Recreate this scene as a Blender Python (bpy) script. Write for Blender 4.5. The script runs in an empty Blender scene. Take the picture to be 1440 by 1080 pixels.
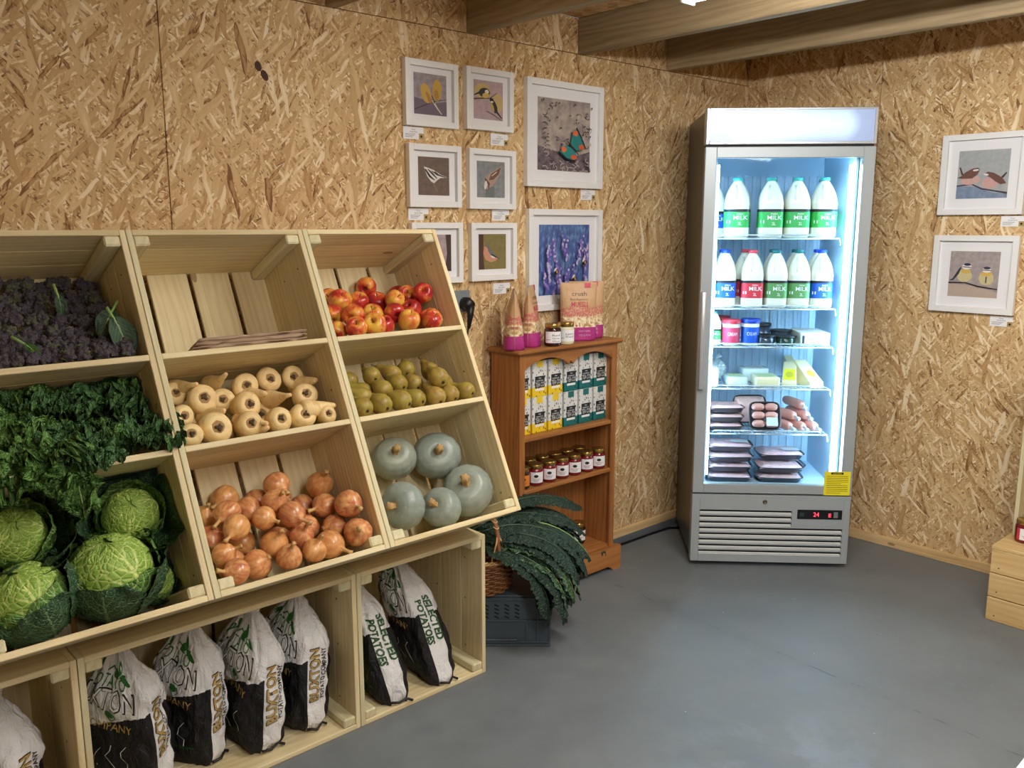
import bpy, bmesh, math, random
import numpy as np
from mathutils import Vector, Matrix, Euler
from mathutils import noise as mnoise

# ------------------------------------------------------------------ camera, world, exposure
scene = bpy.context.scene
col = scene.collection
CAM_H, F_PX = 1.47, 1222.5
PITCH, YAW = math.radians(10.25), math.radians(47.83)
cam_data = bpy.data.cameras.new('camera')
cam_data.sensor_width = 36.0
cam_data.lens = F_PX / 1440 * 36.0
cam_data.clip_start = 0.02
cam = bpy.data.objects.new('camera', cam_data)
col.objects.link(cam)
cam.location = (0, 0, CAM_H)
cam.rotation_euler = (math.pi / 2 - PITCH, 0, YAW - math.pi / 2)
scene.camera = cam

world = bpy.data.worlds.new('world')
scene.world = world
world.use_nodes = True
world.node_tree.nodes['Background'].inputs[0].default_value = (0.9, 0.95, 1.0, 1)
world.node_tree.nodes['Background'].inputs[1].default_value = 0.15

vs = scene.view_settings
vs.view_transform = 'Standard'
vs.look = 'None'
vs.gamma = 1.0
vs.use_curve_mapping = False
vs.exposure = 0.28
scene.cycles.use_denoising = True
scene.cycles.max_bounces = 8
scene.cycles.diffuse_bounces = 4
scene.cycles.transparent_max_bounces = 16
scene.cycles.caustics_reflective = False
scene.cycles.caustics_refractive = False

LAMP = 92.0          # strength of the ceiling battens
FRIDGE_HEADER = 1.0    # strength of the fridge's lit header panel
FRIDGE_STRIP = 72.0    # strength of the fridge's LED strip

# ------------------------------------------------------------------ pixel -> ray (distances come from planes things touch)
_cp, _sp = math.cos(PITCH), math.sin(PITCH)
_F = Vector((_cp * math.cos(YAW), _cp * math.sin(YAW), -_sp))
_R = Vector((math.sin(YAW), -math.cos(YAW), 0))
_U = _R.cross(_F)
_C = Vector((0, 0, CAM_H))
def ray(x, y): return _F * F_PX + _R * (x - 720) - _U * (y - 540)
def hit(x, y, p, n):
    d = ray(x, y); p = Vector(p); n = Vector(n)
    return _C + d * ((p - _C).dot(n) / d.dot(n))
def onz(x, y, z=0): return hit(x, y, (0, 0, z), (0, 0, 1))
def ony(x, y, Y): return hit(x, y, (0, Y, 0), (0, 1, 0))
def onx(x, y, X): return hit(x, y, (X, 0, 0), (1, 0, 0))

# ------------------------------------------------------------------ colour and node helpers
def lin(v): return v / 12.92 if v <= 0.04045 else ((v + 0.055) / 1.055) ** 2.4
def rgb(r, g, b): return (lin(r / 255), lin(g / 255), lin(b / 255), 1.0)

class NT:
    def __init__(s, name):
        s.m = bpy.data.materials.new(name); s.m.use_nodes = True
        s.t = s.m.node_tree; s.t.nodes.clear()
        s.out = s.t.nodes.new('ShaderNodeOutputMaterial')
    def n(s, typ, ins=None, **attrs):
        nd = s.t.nodes.new('ShaderNode' + typ)
        for k, v in attrs.items(): setattr(nd, k, v)
        for k, v in (ins or {}).items():
            sk = nd.inputs[k]
            if isinstance(v, bpy.types.NodeSocket): s.t.links.new(v, sk)
            else: sk.default_value = v
        return nd
    def math(s, op, a, b=None, c=None):
        ins = {0: a}
        if b is not None: ins[1] = b
        if c is not None: ins[2] = c
        return s.n('Math', ins, operation=op).outputs[0]
    def mix(s, f, a, b, mode='MIX'):
        nd = s.t.nodes.new('ShaderNodeMix'); nd.data_type = 'RGBA'; nd.blend_type = mode
        for k, v in ((0, f), (6, a), (7, b)):
            if isinstance(v, bpy.types.NodeSocket): s.t.links.new(v, nd.inputs[k])
            else: nd.inputs[k].default_value = v
        return nd.outputs[2]
    def ramp(s, f, stops, interp='LINEAR'):
        nd = s.n('ValToRGB', {0: f}); r = nd.color_ramp; r.interpolation = interp
        while len(r.elements) < len(stops): r.elements.new(0.5)
        for e, (p, c) in zip(r.elements, stops):
            e.position = p; e.color = c if not isinstance(c, (int, float)) else (c, c, c, 1)
        return nd.outputs[0]
    def coord(s, kind='Object', scale=(1, 1, 1), rot=(0, 0, 0), loc=(0, 0, 0)):
        tc = s.n('TexCoord').outputs[kind]
        return s.n('Mapping', {0: tc, 1: loc, 2: rot, 3: scale}).outputs[0]
    def mapv(s, v, scale=(1, 1, 1), rot=(0, 0, 0), loc=(0, 0, 0)):
        return s.n('Mapping', {0: v, 1: loc, 2: rot, 3: scale}).outputs[0]
    def noise(s, v, scale, detail=3, rough=0.5, dist=0.0):
        return s.n('TexNoise', {'Vector': v, 'Scale': scale, 'Detail': detail, 'Roughness': rough, 'Distortion': dist}).outputs[0]
    def bsdf(s, **ins):
        names = {'col': 'Base Color', 'rough': 'Roughness', 'metal': 'Metallic', 'spec': 'Specular IOR Level', 'normal': 'Normal',
                 'trans': 'Transmission Weight', 'ior': 'IOR', 'emc': 'Emission Color', 'ems': 'Emission Strength',
                 'sss': 'Subsurface Weight', 'sssr': 'Subsurface Radius', 'coat': 'Coat Weight', 'alpha': 'Alpha', 'sheen': 'Sheen Weight', 'ssss': 'Subsurface Scale'}
        return s.n('BsdfPrincipled', {names[k]: v for k, v in ins.items()}).outputs[0]
    def bump(s, h, strength=0.3, dist=0.01):
        return s.n('Bump', {'Height': h, 'Strength': strength, 'Distance': dist}).outputs[0]
    def done(s, shader):
        s.t.links.new(shader, s.out.inputs[0]); return s.m

_plain = {}
def plain(name, c, rough=0.5, metal=0.0, spec=0.5, var=0.0, scale=40, coat=0.0):
    """One flat pigment with a little fine mottling."""
    if name in _plain: return _plain[name]
    t = NT(name)
    colour = c
    if var > 0:
        nz = t.noise(t.coord('Object'), scale, 3)
        a = tuple(min(1, x * (1 + var)) for x in c[:3]) + (1,); b = tuple(x * (1 - var) for x in c[:3]) + (1,)
        colour = t.mix(nz, b, a)
    _plain[name] = t.done(t.bsdf(col=colour, rough=rough, metal=metal, spec=spec, coat=coat))
    return _plain[name]
def glow(name, c, strength):
    t = NT(name)
    e = t.n('Emission', {0: c, 1: strength}).outputs[0]
    return t.done(e)

# ------------------------------------------------------------------ mesh helpers
def mesh(name, verts, faces, smooth=False, mi=None, uv=None):
    me = bpy.data.meshes.new(name)
    me.from_pydata([tuple(v) for v in verts], [], faces)
    if smooth: me.polygons.foreach_set('use_smooth', [True] * len(me.polygons))
    if mi is not None: me.polygons.foreach_set('material_index', mi)
    if uv is not None:
        lay = me.uv_layers.new(name='UVMap')
        for lp in me.loops: lay.data[lp.index].uv = uv[lp.vertex_index]
    me.update()
    return me
def obj(name, me, parent=None, mat=None, loc=None, rot=None, matrix=None):
    o = bpy.data.objects.new(name, me); col.objects.link(o)
    if mat is not None:
        for k in (mat if isinstance(mat, (list, tuple)) else [mat]):
            if len(me.materials) < (len(mat) if isinstance(mat, (list, tuple)) else 1): me.materials.append(k)
        if not isinstance(mat, (list, tuple)) and me.materials[0] != mat:
            o.material_slots[0].link = 'OBJECT'; o.material_slots[0].material = mat
    if parent is not None: o.parent = parent
    if matrix is not None: o.matrix_local = matrix
    else:
        if loc is not None: o.location = loc
        if rot is not None: o.rotation_euler = rot
    return o
def tag(o, label, cat, group=None):
    o['label'] = label; o['category'] = cat
    if group: o['group'] = group
    return o
def thing(name, label, cat, loc=(0, 0, 0), rot=(0, 0, 0), group=None, matrix=None):
    o = bpy.data.objects.new(name, None); col.objects.link(o); o.empty_display_size = 0.05
    if matrix is not None: o.matrix_world = matrix
    else: o.location = loc; o.rotation_euler = rot
    return tag(o, label, cat, group)
def structure(o): o['kind'] = 'structure'; return o
def copy_tree(o, parent=None):
    c = o.copy(); col.objects.link(c)
    if parent is not None: c.parent = parent
    for ch in list(o.children): copy_tree(ch, c)
    return c

_boxes = {}
def box_mesh(sx, sy, sz, bev=0.0015, seg=1):
    key = (round(sx, 4), round(sy, 4), round(sz, 4), bev, seg)
    if key in _boxes: return _boxes[key]
    bm = bmesh.new(); bmesh.ops.create_cube(bm, size=1.0)
    bmesh.ops.scale(bm, vec=(sx, sy, sz), verts=bm.verts)
    b = min(bev, 0.4 * min(sx, sy, sz))
    if b > 0: bmesh.ops.bevel(bm, geom=bm.edges[:], offset=b, segments=seg, affect='EDGES', profile=0.5)
    me = bpy.data.meshes.new('box'); bm.to_mesh(me); bm.free()
    if seg > 1: me.polygons.foreach_set('use_smooth', [True] * len(me.polygons))
    _boxes[key] = me
    return me
def box(name, lo, hi, mat, parent=None, bev=0.0015, seg=1):
    lo = Vector(lo); hi = Vector(hi); s = hi - lo
    return obj(name, box_mesh(s.x, s.y, s.z, bev, seg).copy() if False else box_mesh_for(s, bev, seg, mat), parent, mat, loc=(lo + hi) / 2)
_bm_mat = {}
def box_mesh_for(s, bev, seg, mat):
    key = (round(s[0], 4), round(s[1], 4), round(s[2], 4), bev, seg, mat.name)
    if key not in _bm_mat: _bm_mat[key] = box_mesh(s[0], s[1], s[2], bev, seg).copy()
    return _bm_mat[key]
def board(name, lo, hi, mat, parent=None, bev=0.0015):
    """A plank between two corners; its own X axis runs along its length so the grain follows it."""
    lo = Vector(lo); hi = Vector(hi); s = hi - lo
    ax = sorted(range(3), key=lambda k: -s[k])
    rotm = Matrix.Identity(3)
    for i, k in enumerate(ax):
        v = Vector((0, 0, 0)); v[k] = 1
        for r in range(3): rotm[r][i] = v[r]
    if rotm.determinant() < 0:
        for r in range(3): rotm[r][2] *= -1
    me = box_mesh_for((s[ax[0]], s[ax[1]], s[ax[2]]), bev, 1, mat)
    return obj(name, me, parent, mat, matrix=Matrix.Translation((lo + hi) / 2) @ rotm.to_4x4())

def lathe(profile, seg=24, fn=None, close=True):
    """profile: list of (r, z) bottom to top; fn(r, z, angle) may bend the radius."""
    V, Fc = [], []
    n = len(profile)
    for r, z in profile:
        for k in range(seg):
            a = 2 * math.pi * k / seg
            if fn: V.append(fn(r, z, a))
            else: V.append((r * math.cos(a), r * math.sin(a), z))
    for i in range(n - 1):
        for k in range(seg):
            k2 = (k + 1) % seg
            Fc.append((i * seg + k, i * seg + k2, (i + 1) * seg + k2, (i + 1) * seg + k))
    if close:
        Fc.append(tuple(reversed(range(seg)))); Fc.append(tuple((n - 1) * seg + k for k in range(seg)))
    return V, Fc
def lathe_mesh(name, profile, seg=24, fn=None, smooth=True):
    V, Fc = lathe(profile, seg, fn)
    return mesh(name, V, Fc, smooth)
def tube(pts, r, seg=8, cap=True):
    pts = [Vector(p) for p in pts]; n = len(pts)
    rr = r if isinstance(r, (list, tuple)) else [r] * n
    V, Fc = [], []
    up = None
    for i, p in enumerate(pts):
        t = (pts[min(i + 1, n - 1)] - pts[max(i - 1, 0)]).normalized()
        if up is None:
            up = Vector((0, 0, 1)) if abs(t.z) < 0.9 else Vector((1, 0, 0))
        a = t.cross(up).normalized(); b = a.cross(t).normalized(); up = b
        for k in range(seg):
            th = 2 * math.pi * k / seg
            V.append(p + (a * math.cos(th) + b * math.sin(th)) * rr[i])
    for i in range(n - 1):
        for k in range(seg):
            k2 = (k + 1) % seg
            Fc.append((i * seg + k, (i + 1) * seg + k, (i + 1) * seg + k2, i * seg + k2))
    if cap:
        Fc.append(tuple(range(seg))); Fc.append(tuple(reversed([(n - 1) * seg + k for k in range(seg)])))
    return V, Fc
def merge(*parts):
    V, Fc = [], []
    for v, f in parts:
        b = len(V); V += list(v); Fc += [tuple(i + b for i in q) for q in f]
    return V, Fc
def tube_mesh(name, pts, r, seg=8, smooth=True):
    V, Fc = tube(pts, r, seg); return mesh(name, V, Fc, smooth)
def grid(fn, nu, nv, wrap_u=False):
    """fn(u, v) with u, v in 0..1 -> point"""
    V, Fc, UV = [], [], []
    for j in range(nv + 1):
        for i in range(nu + (0 if wrap_u else 1)):
            V.append(fn(i / nu, j / nv)); UV.append((i / nu, j / nv))
    w = nu if wrap_u else nu + 1
    for j in range(nv):
        for i in range(nu):
            a = j * w + i; b = j * w + ((i + 1) % w if wrap_u else i + 1)
            Fc.append((a, b, b + w, a + w))
    return V, Fc, UV

# lettering: font outlines turned into flat meshes once, then laid on surfaces
_txt = {}
def text_data(body, bold=0.0):
    key = (body, bold)
    if key not in _txt:
        cu = bpy.data.curves.new('lettering', 'FONT'); cu.body = body; cu.align_x = 'CENTER'; cu.align_y = 'CENTER'
        cu.size = 1.0; cu.offset = bold; cu.resolution_u = 2; cu.fill_mode = 'FRONT'
        o = bpy.data.objects.new('lettering', cu)
        me = bpy.data.meshes.new_from_object(o)
        V = [tuple(v.co[:2]) for v in me.vertices]; Fc = [tuple(p.vertices) for p in me.polygons]
        bpy.data.objects.remove(o); bpy.data.curves.remove(cu); bpy.data.meshes.remove(me)
        _txt[key] = (V, Fc)
    return _txt[key]
def text_fit(body, w, h, bold=0.0):
    """outline verts scaled to a w x h box centred on the origin"""
    V, Fc = text_data(body, bold)
    xs = [v[0] for v in V]; ys = [v[1] for v in V]
    x0, x1, y0, y1 = min(xs), max(xs), min(ys), max(ys)
    return [((x - (x0 + x1) / 2) * w / (x1 - x0), (y - (y0 + y1) / 2) * h / (y1 - y0)) for x, y in V], Fc
def lettering(body, w, h, mat, parent, fn, name='lettering', bold=0.0, rot=0.0):
    """Text of size w x h; fn(x, y) -> 3-D point in the parent's space."""
    V, Fc = text_fit(body, w, h, bold)
    c, s = math.cos(rot), math.sin(rot)
    P = [fn(x * c - y * s, x * s + y * c) for x, y in V]
    return obj(name, mesh(name, P, Fc), parent, mat)
def flat(name, pts, parent, mat, fn):
    """A flat printed shape with outline pts (2-D), placed by fn."""
    me = mesh(name, [fn(x, y) for x, y in pts], [tuple(range(len(pts)))])
    return obj(name, me, parent, mat)
def ellipse(cx, cy, rx, ry, rot=0, n=20):
    c, s = math.cos(rot), math.sin(rot)
    return [(cx + rx * math.cos(t) * c - ry * math.sin(t) * s, cy + rx * math.cos(t) * s + ry * math.sin(t) * c) for t in [2 * math.pi * k / n for k in range(n)]]

# ------------------------------------------------------------------ shared materials
def osb_material(name, plane):
    """Oriented strand board: layers of stretched flakes lying every way. plane: 'xz' or 'yz' wall, 'xy' ceiling."""
    t = NT(name)
    tc = t.n('TexCoord').outputs['Object']
    rot = {'xz': (math.pi / 2, 0, 0), 'yz': (math.pi / 2, 0, math.pi / 2), 'xy': (0, 0, 0)}[plane]
    info = t.n('ObjectInfo').outputs['Random']
    sep = t.n('SeparateXYZ', {0: tc})
    x, y, z = sep.outputs
    u, v = {'xz': (x, z), 'yz': (y, z), 'xy': (x, y)}[plane]
    p = t.n('CombineXYZ', {0: u, 1: v, 2: t.math('MULTIPLY', info, 9.0)}).outputs[0]
    wob = t.n('TexNoise', {'Vector': p, 'Scale': 14.0, 'Detail': 1.0}).outputs[1]
    wv = t.n('VectorMath', {0: wob, 1: (0.5, 0.5, 0.5)}, operation='SUBTRACT').outputs[0]
    wv = t.n('VectorMath', {0: wv, 3: 0.022}, operation='SCALE').outputs[0]
    pw = t.n('VectorMath', {0: p, 1: wv}, operation='ADD').outputs[0]
    cur = None
    layers = [(0.35, 190, 48, 0), (1.6, 150, 26, 0.45), (2.6, 160, 28, 0.5), (0.9, 110, 17, 0.6), (1.9, 95, 13, 0.66), (2.35, 88, 12, 0.72), (1.4, 52, 7.5, 0.84)]
    for i, (ang, sc, ln, th) in enumerate(layers):
        m = t.mapv(t.mapv(pw, rot=(0, 0, ang)), loc=(i * 3.7, i * 1.3, 0), scale=(ln, sc, 1))
        vor = t.n('TexVoronoi', {'Vector': m, 'Scale': 1.0}, feature='F1', voronoi_dimensions='2D')
        rnd = t.n('SeparateColor', {0: vor.outputs['Color']}).outputs
        val = t.math('MULTIPLY_ADD', vor.outputs['Distance'], -0.22, t.math('ADD', rnd[0], 0.08))
        if cur is None: cur = val
        else:
            mask = t.math('MULTIPLY', t.math('GREATER_THAN', rnd[1], th), t.math('LESS_THAN', vor.outputs['Distance'], 0.62))
            cur = t.n('Mix', {0: mask, 2: cur, 3: val}).outputs[0]
    grain = t.noise(t.mapv(p, scale=(90, 22, 1)), 1.0, 2)
    val = t.math('MULTIPLY_ADD', t.math('SUBTRACT', grain, 0.5), 0.35, cur)
    stops = [(0.0, rgb(132, 94, 60)), (0.03, rgb(170, 130, 86)), (0.15, rgb(192, 155, 108)), (0.45, rgb(206, 172, 124)), (0.75, rgb(218, 187, 140)), (0.9, rgb(231, 206, 164)), (1.0, rgb(241, 223, 190))]
    c = t.ramp(val, stops)
    sp = t.n('TexVoronoi', {'Vector': t.mapv(t.mapv(pw, rot=(0, 0, 0.9)), scale=(55, 170, 1)), 'Scale': 1.0}, feature='F1', voronoi_dimensions='2D')
    sr = t.n('SeparateColor', {0: sp.outputs['Color']}).outputs
    spk = t.math('MULTIPLY', t.math('GREATER_THAN', sr[0], 0.91), t.math('LESS_THAN', sp.outputs['Distance'], 0.32))
    c = t.mix(t.math('MULTIPLY', spk, 0.6), c, rgb(102, 68, 42))
    return t.done(t.bsdf(col=c, rough=0.72, spec=0.2, normal=t.bump(cur, 0.2, 0.003)))
def osb_far():
    t = NT('strand_board_unseen_side')
    v = t.n('TexVoronoi', {'Vector': t.coord('Object', scale=(30, 30, 12)), 'Scale': 1.0}).outputs['Color']
    k = t.n('SeparateColor', {0: v}).outputs[0]
    return t.done(t.bsdf(col=t.ramp(k, [(0, rgb(170, 130, 84)), (1, rgb(222, 190, 142))]), rough=0.75, spec=0.2))

def wood_material(name, light, mid, dark, rough=0.6, knots=True, tint=0.12, scale=1.0):
    """Planed softwood, grain along the object's X axis."""
    t = NT(name)
    tc = t.n('TexCoord').outputs['Object']
    info = t.n('ObjectInfo').outputs['Random']
    off = t.n('CombineXYZ', {0: t.math('MULTIPLY', info, 37.0), 1: t.math('MULTIPLY', info, 11.0), 2: t.math('MULTIPLY', info, 5.0)}).outputs[0]
    p = t.n('VectorMath', {0: tc, 1: off}, operation='ADD').outputs[0]
    wob = t.noise(t.mapv(p, scale=(2.2 * scale, 9 * scale, 9 * scale)), 1.0, 2)
    pv = t.n('VectorMath', {0: p, 1: t.n('CombineXYZ', {0: 0.0, 1: t.math('MULTIPLY', wob, 0.05), 2: t.math('MULTIPLY', wob, 0.03)}).outputs[0]}, operation='ADD').outputs[0]
    rings = t.n('TexWave', {'Vector': t.mapv(pv, scale=(0.6, 26 * scale, 14 * scale)), 'Scale': 1.0, 'Distortion': 5.0, 'Detail': 2.0}, wave_type='BANDS', bands_direction='DIAGONAL').outputs['Fac']
    fine = t.noise(t.mapv(p, scale=(6, 260, 260)), 1.0, 3)
    blot = t.noise(t.mapv(p, scale=(3, 8, 8)), 1.0, 3)
    g = t.math('MULTIPLY_ADD', rings, 0.16, t.math('MULTIPLY_ADD', fine, 0.4, t.math('MULTIPLY', blot, 0.62)))
    c = t.ramp(g, [(0.25, dark), (0.5, mid), (0.8, light)])
    if knots:
        kv = t.n('TexVoronoi', {'Vector': t.mapv(p, scale=(4.2, 11, 11)), 'Scale': 1.0}, feature='F1')
        kr = t.n('SeparateColor', {0: kv.outputs['Color']}).outputs
        k = t.math('MULTIPLY', t.math('GREATER_THAN', kr[0], 0.8), t.math('LESS_THAN', kv.outputs['Distance'], 0.09))
        c = t.mix(t.math('MULTIPLY', k, 0.65), c, rgb(120, 82, 48))
    br = t.math('MULTIPLY_ADD', info, 2 * tint, 1 - tint)
    c = t.mix(1.0, c, t.n('CombineColor', {0: br, 1: br, 2: br}).outputs[0], 'MULTIPLY')
    return t.done(t.bsdf(col=c, rough=rough, spec=0.3, normal=t.bump(fine, 0.12, 0.002)))

OSB_XZ = osb_material('strand_board_long_wall', 'xz')
OSB_YZ = osb_material('strand_board_end_wall', 'yz')
OSB_XY = osb_far(); OSB_FAR = OSB_XY
PINE = wood_material('pale_pine', rgb(230, 215, 174), rgb(215, 196, 152), rgb(190, 168, 122), 0.62)
PINE2 = wood_material('pale_pine_green', rgb(222, 214, 178), rgb(207, 196, 156), rgb(184, 168, 126), 0.62, tint=0.08)
JOIST = wood_material('treated_joist', rgb(170, 150, 116), rgb(144, 124, 94), rgb(114, 97, 72), 0.6)
ORANGE_PINE = wood_material('stained_pine', rgb(180, 122, 70), rgb(154, 99, 52), rgb(116, 70, 36), 0.38, tint=0.06)
STRIP = wood_material('strip_pine', rgb(226, 196, 148), rgb(208, 172, 120), rgb(184, 146, 96), 0.55)

def floor_material():
    t = NT('grey_floor_paint')
    p = t.n('TexCoord').outputs['Object']
    big = t.noise(p, 1.4, 4, 0.6)
    mid = t.noise(p, 9.0, 4, 0.6)
    fine = t.noise(p, 160.0, 2)
    c = t.ramp(t.math('MULTIPLY_ADD', mid, 0.4, t.math('MULTIPLY', big, 0.6)), [(0.3, rgb(100, 106, 110)), (0.55, rgb(114, 119, 122)), (0.8, rgb(128, 132, 134))])
    # worn lighter blue-grey smear and a crack line running across the slab
    sm = t.noise(t.mapv(p, loc=(-2.02, -1.02, 0), rot=(0, 0, 0.7), scale=(1, 1, 1)), 6.0, 4, 0.65)
    d = t.n('VectorMath', {0: t.mapv(p, loc=(-2.0, -1.05, 0), scale=(1, 1, 1)), 1: (0, 0, 0)}, operation='DISTANCE').outputs['Value']
    msk = t.math('MULTIPLY', t.ramp(d, [(0.05, 1.0), (0.42, 0.0)]), t.ramp(sm, [(0.47, 0.0), (0.62, 1.0)]))
    c = t.mix(t.math('MULTIPLY', msk, 0.4), c, rgb(136, 153, 170))
    a = t.mapv(p, loc=(0, 0, 0), rot=(0, 0, CRACK_ROT))
    sx = t.n('SeparateXYZ', {0: a}).outputs
    wob = t.math('MULTIPLY', t.math('SUBTRACT', t.noise(p, 6.0, 4), 0.5), 0.05)
    dl = t.math('ABSOLUTE', t.math('ADD', t.math('SUBTRACT', sx[1], CRACK_OFF), wob))
    brk = t.ramp(t.noise(p, 14.0, 3), [(0.5, 0.0), (0.62, 1.0)])
    crack = t.math('MULTIPLY', t.math('LESS_THAN', dl, 0.0035), brk)
    c = t.mix(t.math('MULTIPLY', crack, 0.55), c, rgb(58, 62, 64))
    c = t.mix(t.math('MULTIPLY', t.ramp(dl, [(0.0, 0.12), (0.08, 0.0)]), 1.0), c, rgb(70, 76, 80))
    sv = t.n('TexVoronoi', {'Vector': p, 'Scale': 22.0}, feature='F1')
    sr = t.n('SeparateColor', {0: sv.outputs['Color']}).outputs
    spk = t.math('MULTIPLY', t.math('GREATER_THAN', sr[0], 0.95), t.math('LESS_THAN', sv.outputs['Distance'], 0.07))
    c = t.mix(t.math('MULTIPLY', spk, 0.7), c, rgb(170, 176, 178))
    h = t.math('MULTIPLY_ADD', fine, 0.3, t.math('MULTIPLY_ADD', mid, 0.8, t.math('MULTIPLY', crack, -0.8)))
    rough = t.ramp(mid, [(0.3, 0.42), (0.7, 0.58)])
    return t.done(t.bsdf(col=c, rough=rough, spec=0.45, normal=t.bump(h, 0.35, 0.008)))
_k1, _k2 = onz(905, 838), onz(1440, 1064)
CRACK_ROT = -math.atan2(_k2.y - _k1.y, _k2.x - _k1.x)
CRACK_OFF = _k1.x * math.sin(CRACK_ROT) + _k1.y * math.cos(CRACK_ROT)
FLOOR = floor_material()
WHITE = plain('white_paint', rgb(236, 236, 236), 0.4)
CARD = plain('white_card', rgb(238, 237, 240), 0.7)
BLACK = plain('black_plastic', rgb(20, 20, 22), 0.4)
INK = plain('grey_ink', rgb(70, 70, 80), 0.8)
SCREW = plain('screw_steel', rgb(120, 112, 98), 0.35, metal=0.8)
GREYSTEEL = plain('fridge_grey', rgb(164, 172, 176), 0.35, metal=0.15, var=0.02, scale=8)
DARKWOODMARK = plain('dark_knot', rgb(72, 44, 30), 0.8)

# ------------------------------------------------------------------ the setting
LW, RW, CEIL = 2.56, 3.905, 2.295       # long wall y, end wall x, ceiling z
floor_o = structure(box('floor', (-2.3, -2.9, -0.1), (RW + 0.15, LW + 0.15, 0), FLOOR, bev=0))
floor_o.location = (0, 0, -0.05)
floor_o.data = mesh('floor', [(x, y, z) for z in (-0.05, 0.05) for x, y in ((-2.3, -2.9), (RW + .15, -2.9), (RW + .15, LW + .15), (-2.3, LW + .15))], [(3, 2, 1, 0), (4, 5, 6, 7), (0, 1, 5, 4), (1, 2, 6, 5), (2, 3, 7, 6), (3, 0, 4, 7)])
floor_o.data.materials.append(FLOOR)
def panel_wall(name, axis, at, spans, mat, zs):
    """A wall lined with sheets; each sheet is a part. axis 'y': wall plane y = at; 'x': plane x = at."""
    w = bpy.data.objects.new(name, None); col.objects.link(w); structure(w)
    sgn = 1
    for (a, b) in spans:
        for (z0, z1) in zs:
            g = 0.0012
            if axis == 'y': lo, hi = (a + g, min(at, at + 0.018 * SIDE[name]), z0 + g), (b - g, max(at, at + 0.018 * SIDE[name]), z1 - g)
            else: lo, hi = (min(at, at + 0.018 * SIDE[name]), a + g, z0 + g), (max(at, at + 0.018 * SIDE[name]), b - g, z1 - g)
            box('panel', lo, hi, mat, w, bev=0.001)
    return w
SIDE = {'wall_left': 1, 'wall_right': 1, 'wall_back': -1, 'wall_near': -1}
panel_wall('wall_left', 'y', LW, [(-2.3, -1.451), (-1.451, -0.231), (-0.231, 0.989), (0.989, 2.209), (2.209, 3.429), (3.429, RW + 0.018)], OSB_XZ, [(0, 2.157), (2.157, CEIL)])
panel_wall('wall_right', 'x', RW, [(-2.9, -1.78), (-1.78, -0.56), (-0.56, 0.66), (0.66, 1.88), (1.88, LW)], OSB_YZ, [(0, CEIL)])
panel_wall('wall_back', 'y', -2.9, [(-2.3, -0.8), (-0.8, 0.8), (0.8, 2.4), (2.4, RW)], OSB_FAR, [(0, CEIL)])
panel_wall('wall_near', 'x', -2.3, [(-2.9, -1.5), (-1.5, 0.0), (0.0, 1.3), (1.3, LW)], OSB_FAR, [(0, CEIL)])
ceil = bpy.data.objects.new('ceiling', None); col.objects.link(ceil); structure(ceil)
for a in range(6):
    box('panel', (-2.3 + a * 1.06, -2.9, CEIL), (-2.3 + a * 1.06 + 1.057, LW, CEIL + 0.018), OSB_XY, ceil, bev=0.001)
# bark-dark flake in the long wall
for px, py, rx, rz, ro in ((363, 93, 0.011, 0.015, 0.3), (372, 106, 0.011, 0.017, 0.5)):
    q = ony(px, py, LW - 0.0006)
    flat('bark_flake', ellipse(q.x, q.z, rx, rz, ro, 12), bpy.data.objects['wall_left'], DARKWOODMARK, lambda x, y: (x, LW - 0.0006, y))
JX = [-2.1 + 0.0, -1.36, -0.78, -0.205, 0.37, 0.945, 1.52, 2.095, 2.675, 3.246]
for jx in JX:
    j = board('ceiling_joist', (jx, -2.9, 2.157), (jx + 0.047, LW, CEIL), JOIST, ceil, bev=0.004)
bl = bpy.data.objects.new('baseboard_left', None); col.objects.link(bl); structure(bl)
board('strip', (-2.3, LW - 0.016, 0.034), (RW, LW, 0.072), STRIP, bl, bev=0.002)
box('painted_foot', (-2.3, LW - 0.018, 0.0), (RW, LW, 0.034), plain('grey_skirting_paint', rgb(104, 108, 114), 0.5), bl)
br = bpy.data.objects.new('baseboard_right', None); col.objects.link(br); structure(br)
board('strip', (RW - 0.016, -2.9, 0.0), (RW, LW - 0.02, 0.043), STRIP, br, bev=0.002)

# ceiling battens: white trays with lit diffusers, fixed under the joists
def batten(x, y0, y1, label):
    t = thing('ceiling_light', label, 'light', (x, (y0 + y1) / 2, 2.157), group=None)
    L = y1 - y0
    box('tray', (-0.03, -L / 2, -0.03), (0.03, L / 2, 0), WHITE, t, bev=0.003)
    V, Fc = [], []
    n = 10
    for j, yy in enumerate((-L / 2 + 0.01, L / 2 - 0.01)):
        for k in range(n + 1):
            a = math.pi * k / n
            V.append((0.028 * math.cos(a), yy, -0.03 - 0.036 * math.sin(a)))
    for k in range(n): Fc.append((k, k + 1, n + 2 + k, n + 1 + k))
    Fc.append(tuple(range(n + 1))); Fc.append(tuple(reversed(range(n + 1, 2 * n + 2))))
    obj('diffuser', mesh('diffuser', V, Fc, True), t, LAMPGLOW)
    for s in (-1, 1): box('end_cap', (-0.03, s * L / 2 - 0.004, -0.068), (0.03, s * L / 2 + 0.004, 0), WHITE, t)
    return t
LAMPGLOW = glow('lamp_diffuser', (0.985, 0.975, 0.94, 1), LAMP)
batten(2.119, 0.1, 1.60, 'white ceiling batten light under the joist facing the butterfly picture')
batten(0.394, -2.35, -0.9, 'added unseen fill light shaped as a batten, farther back in the shop')  # added fill light out of view, brightens the crate fronts
batten(0.969, -0.75, 0.7, 'white ceiling batten light under the joist over the vegetable crates')

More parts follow.
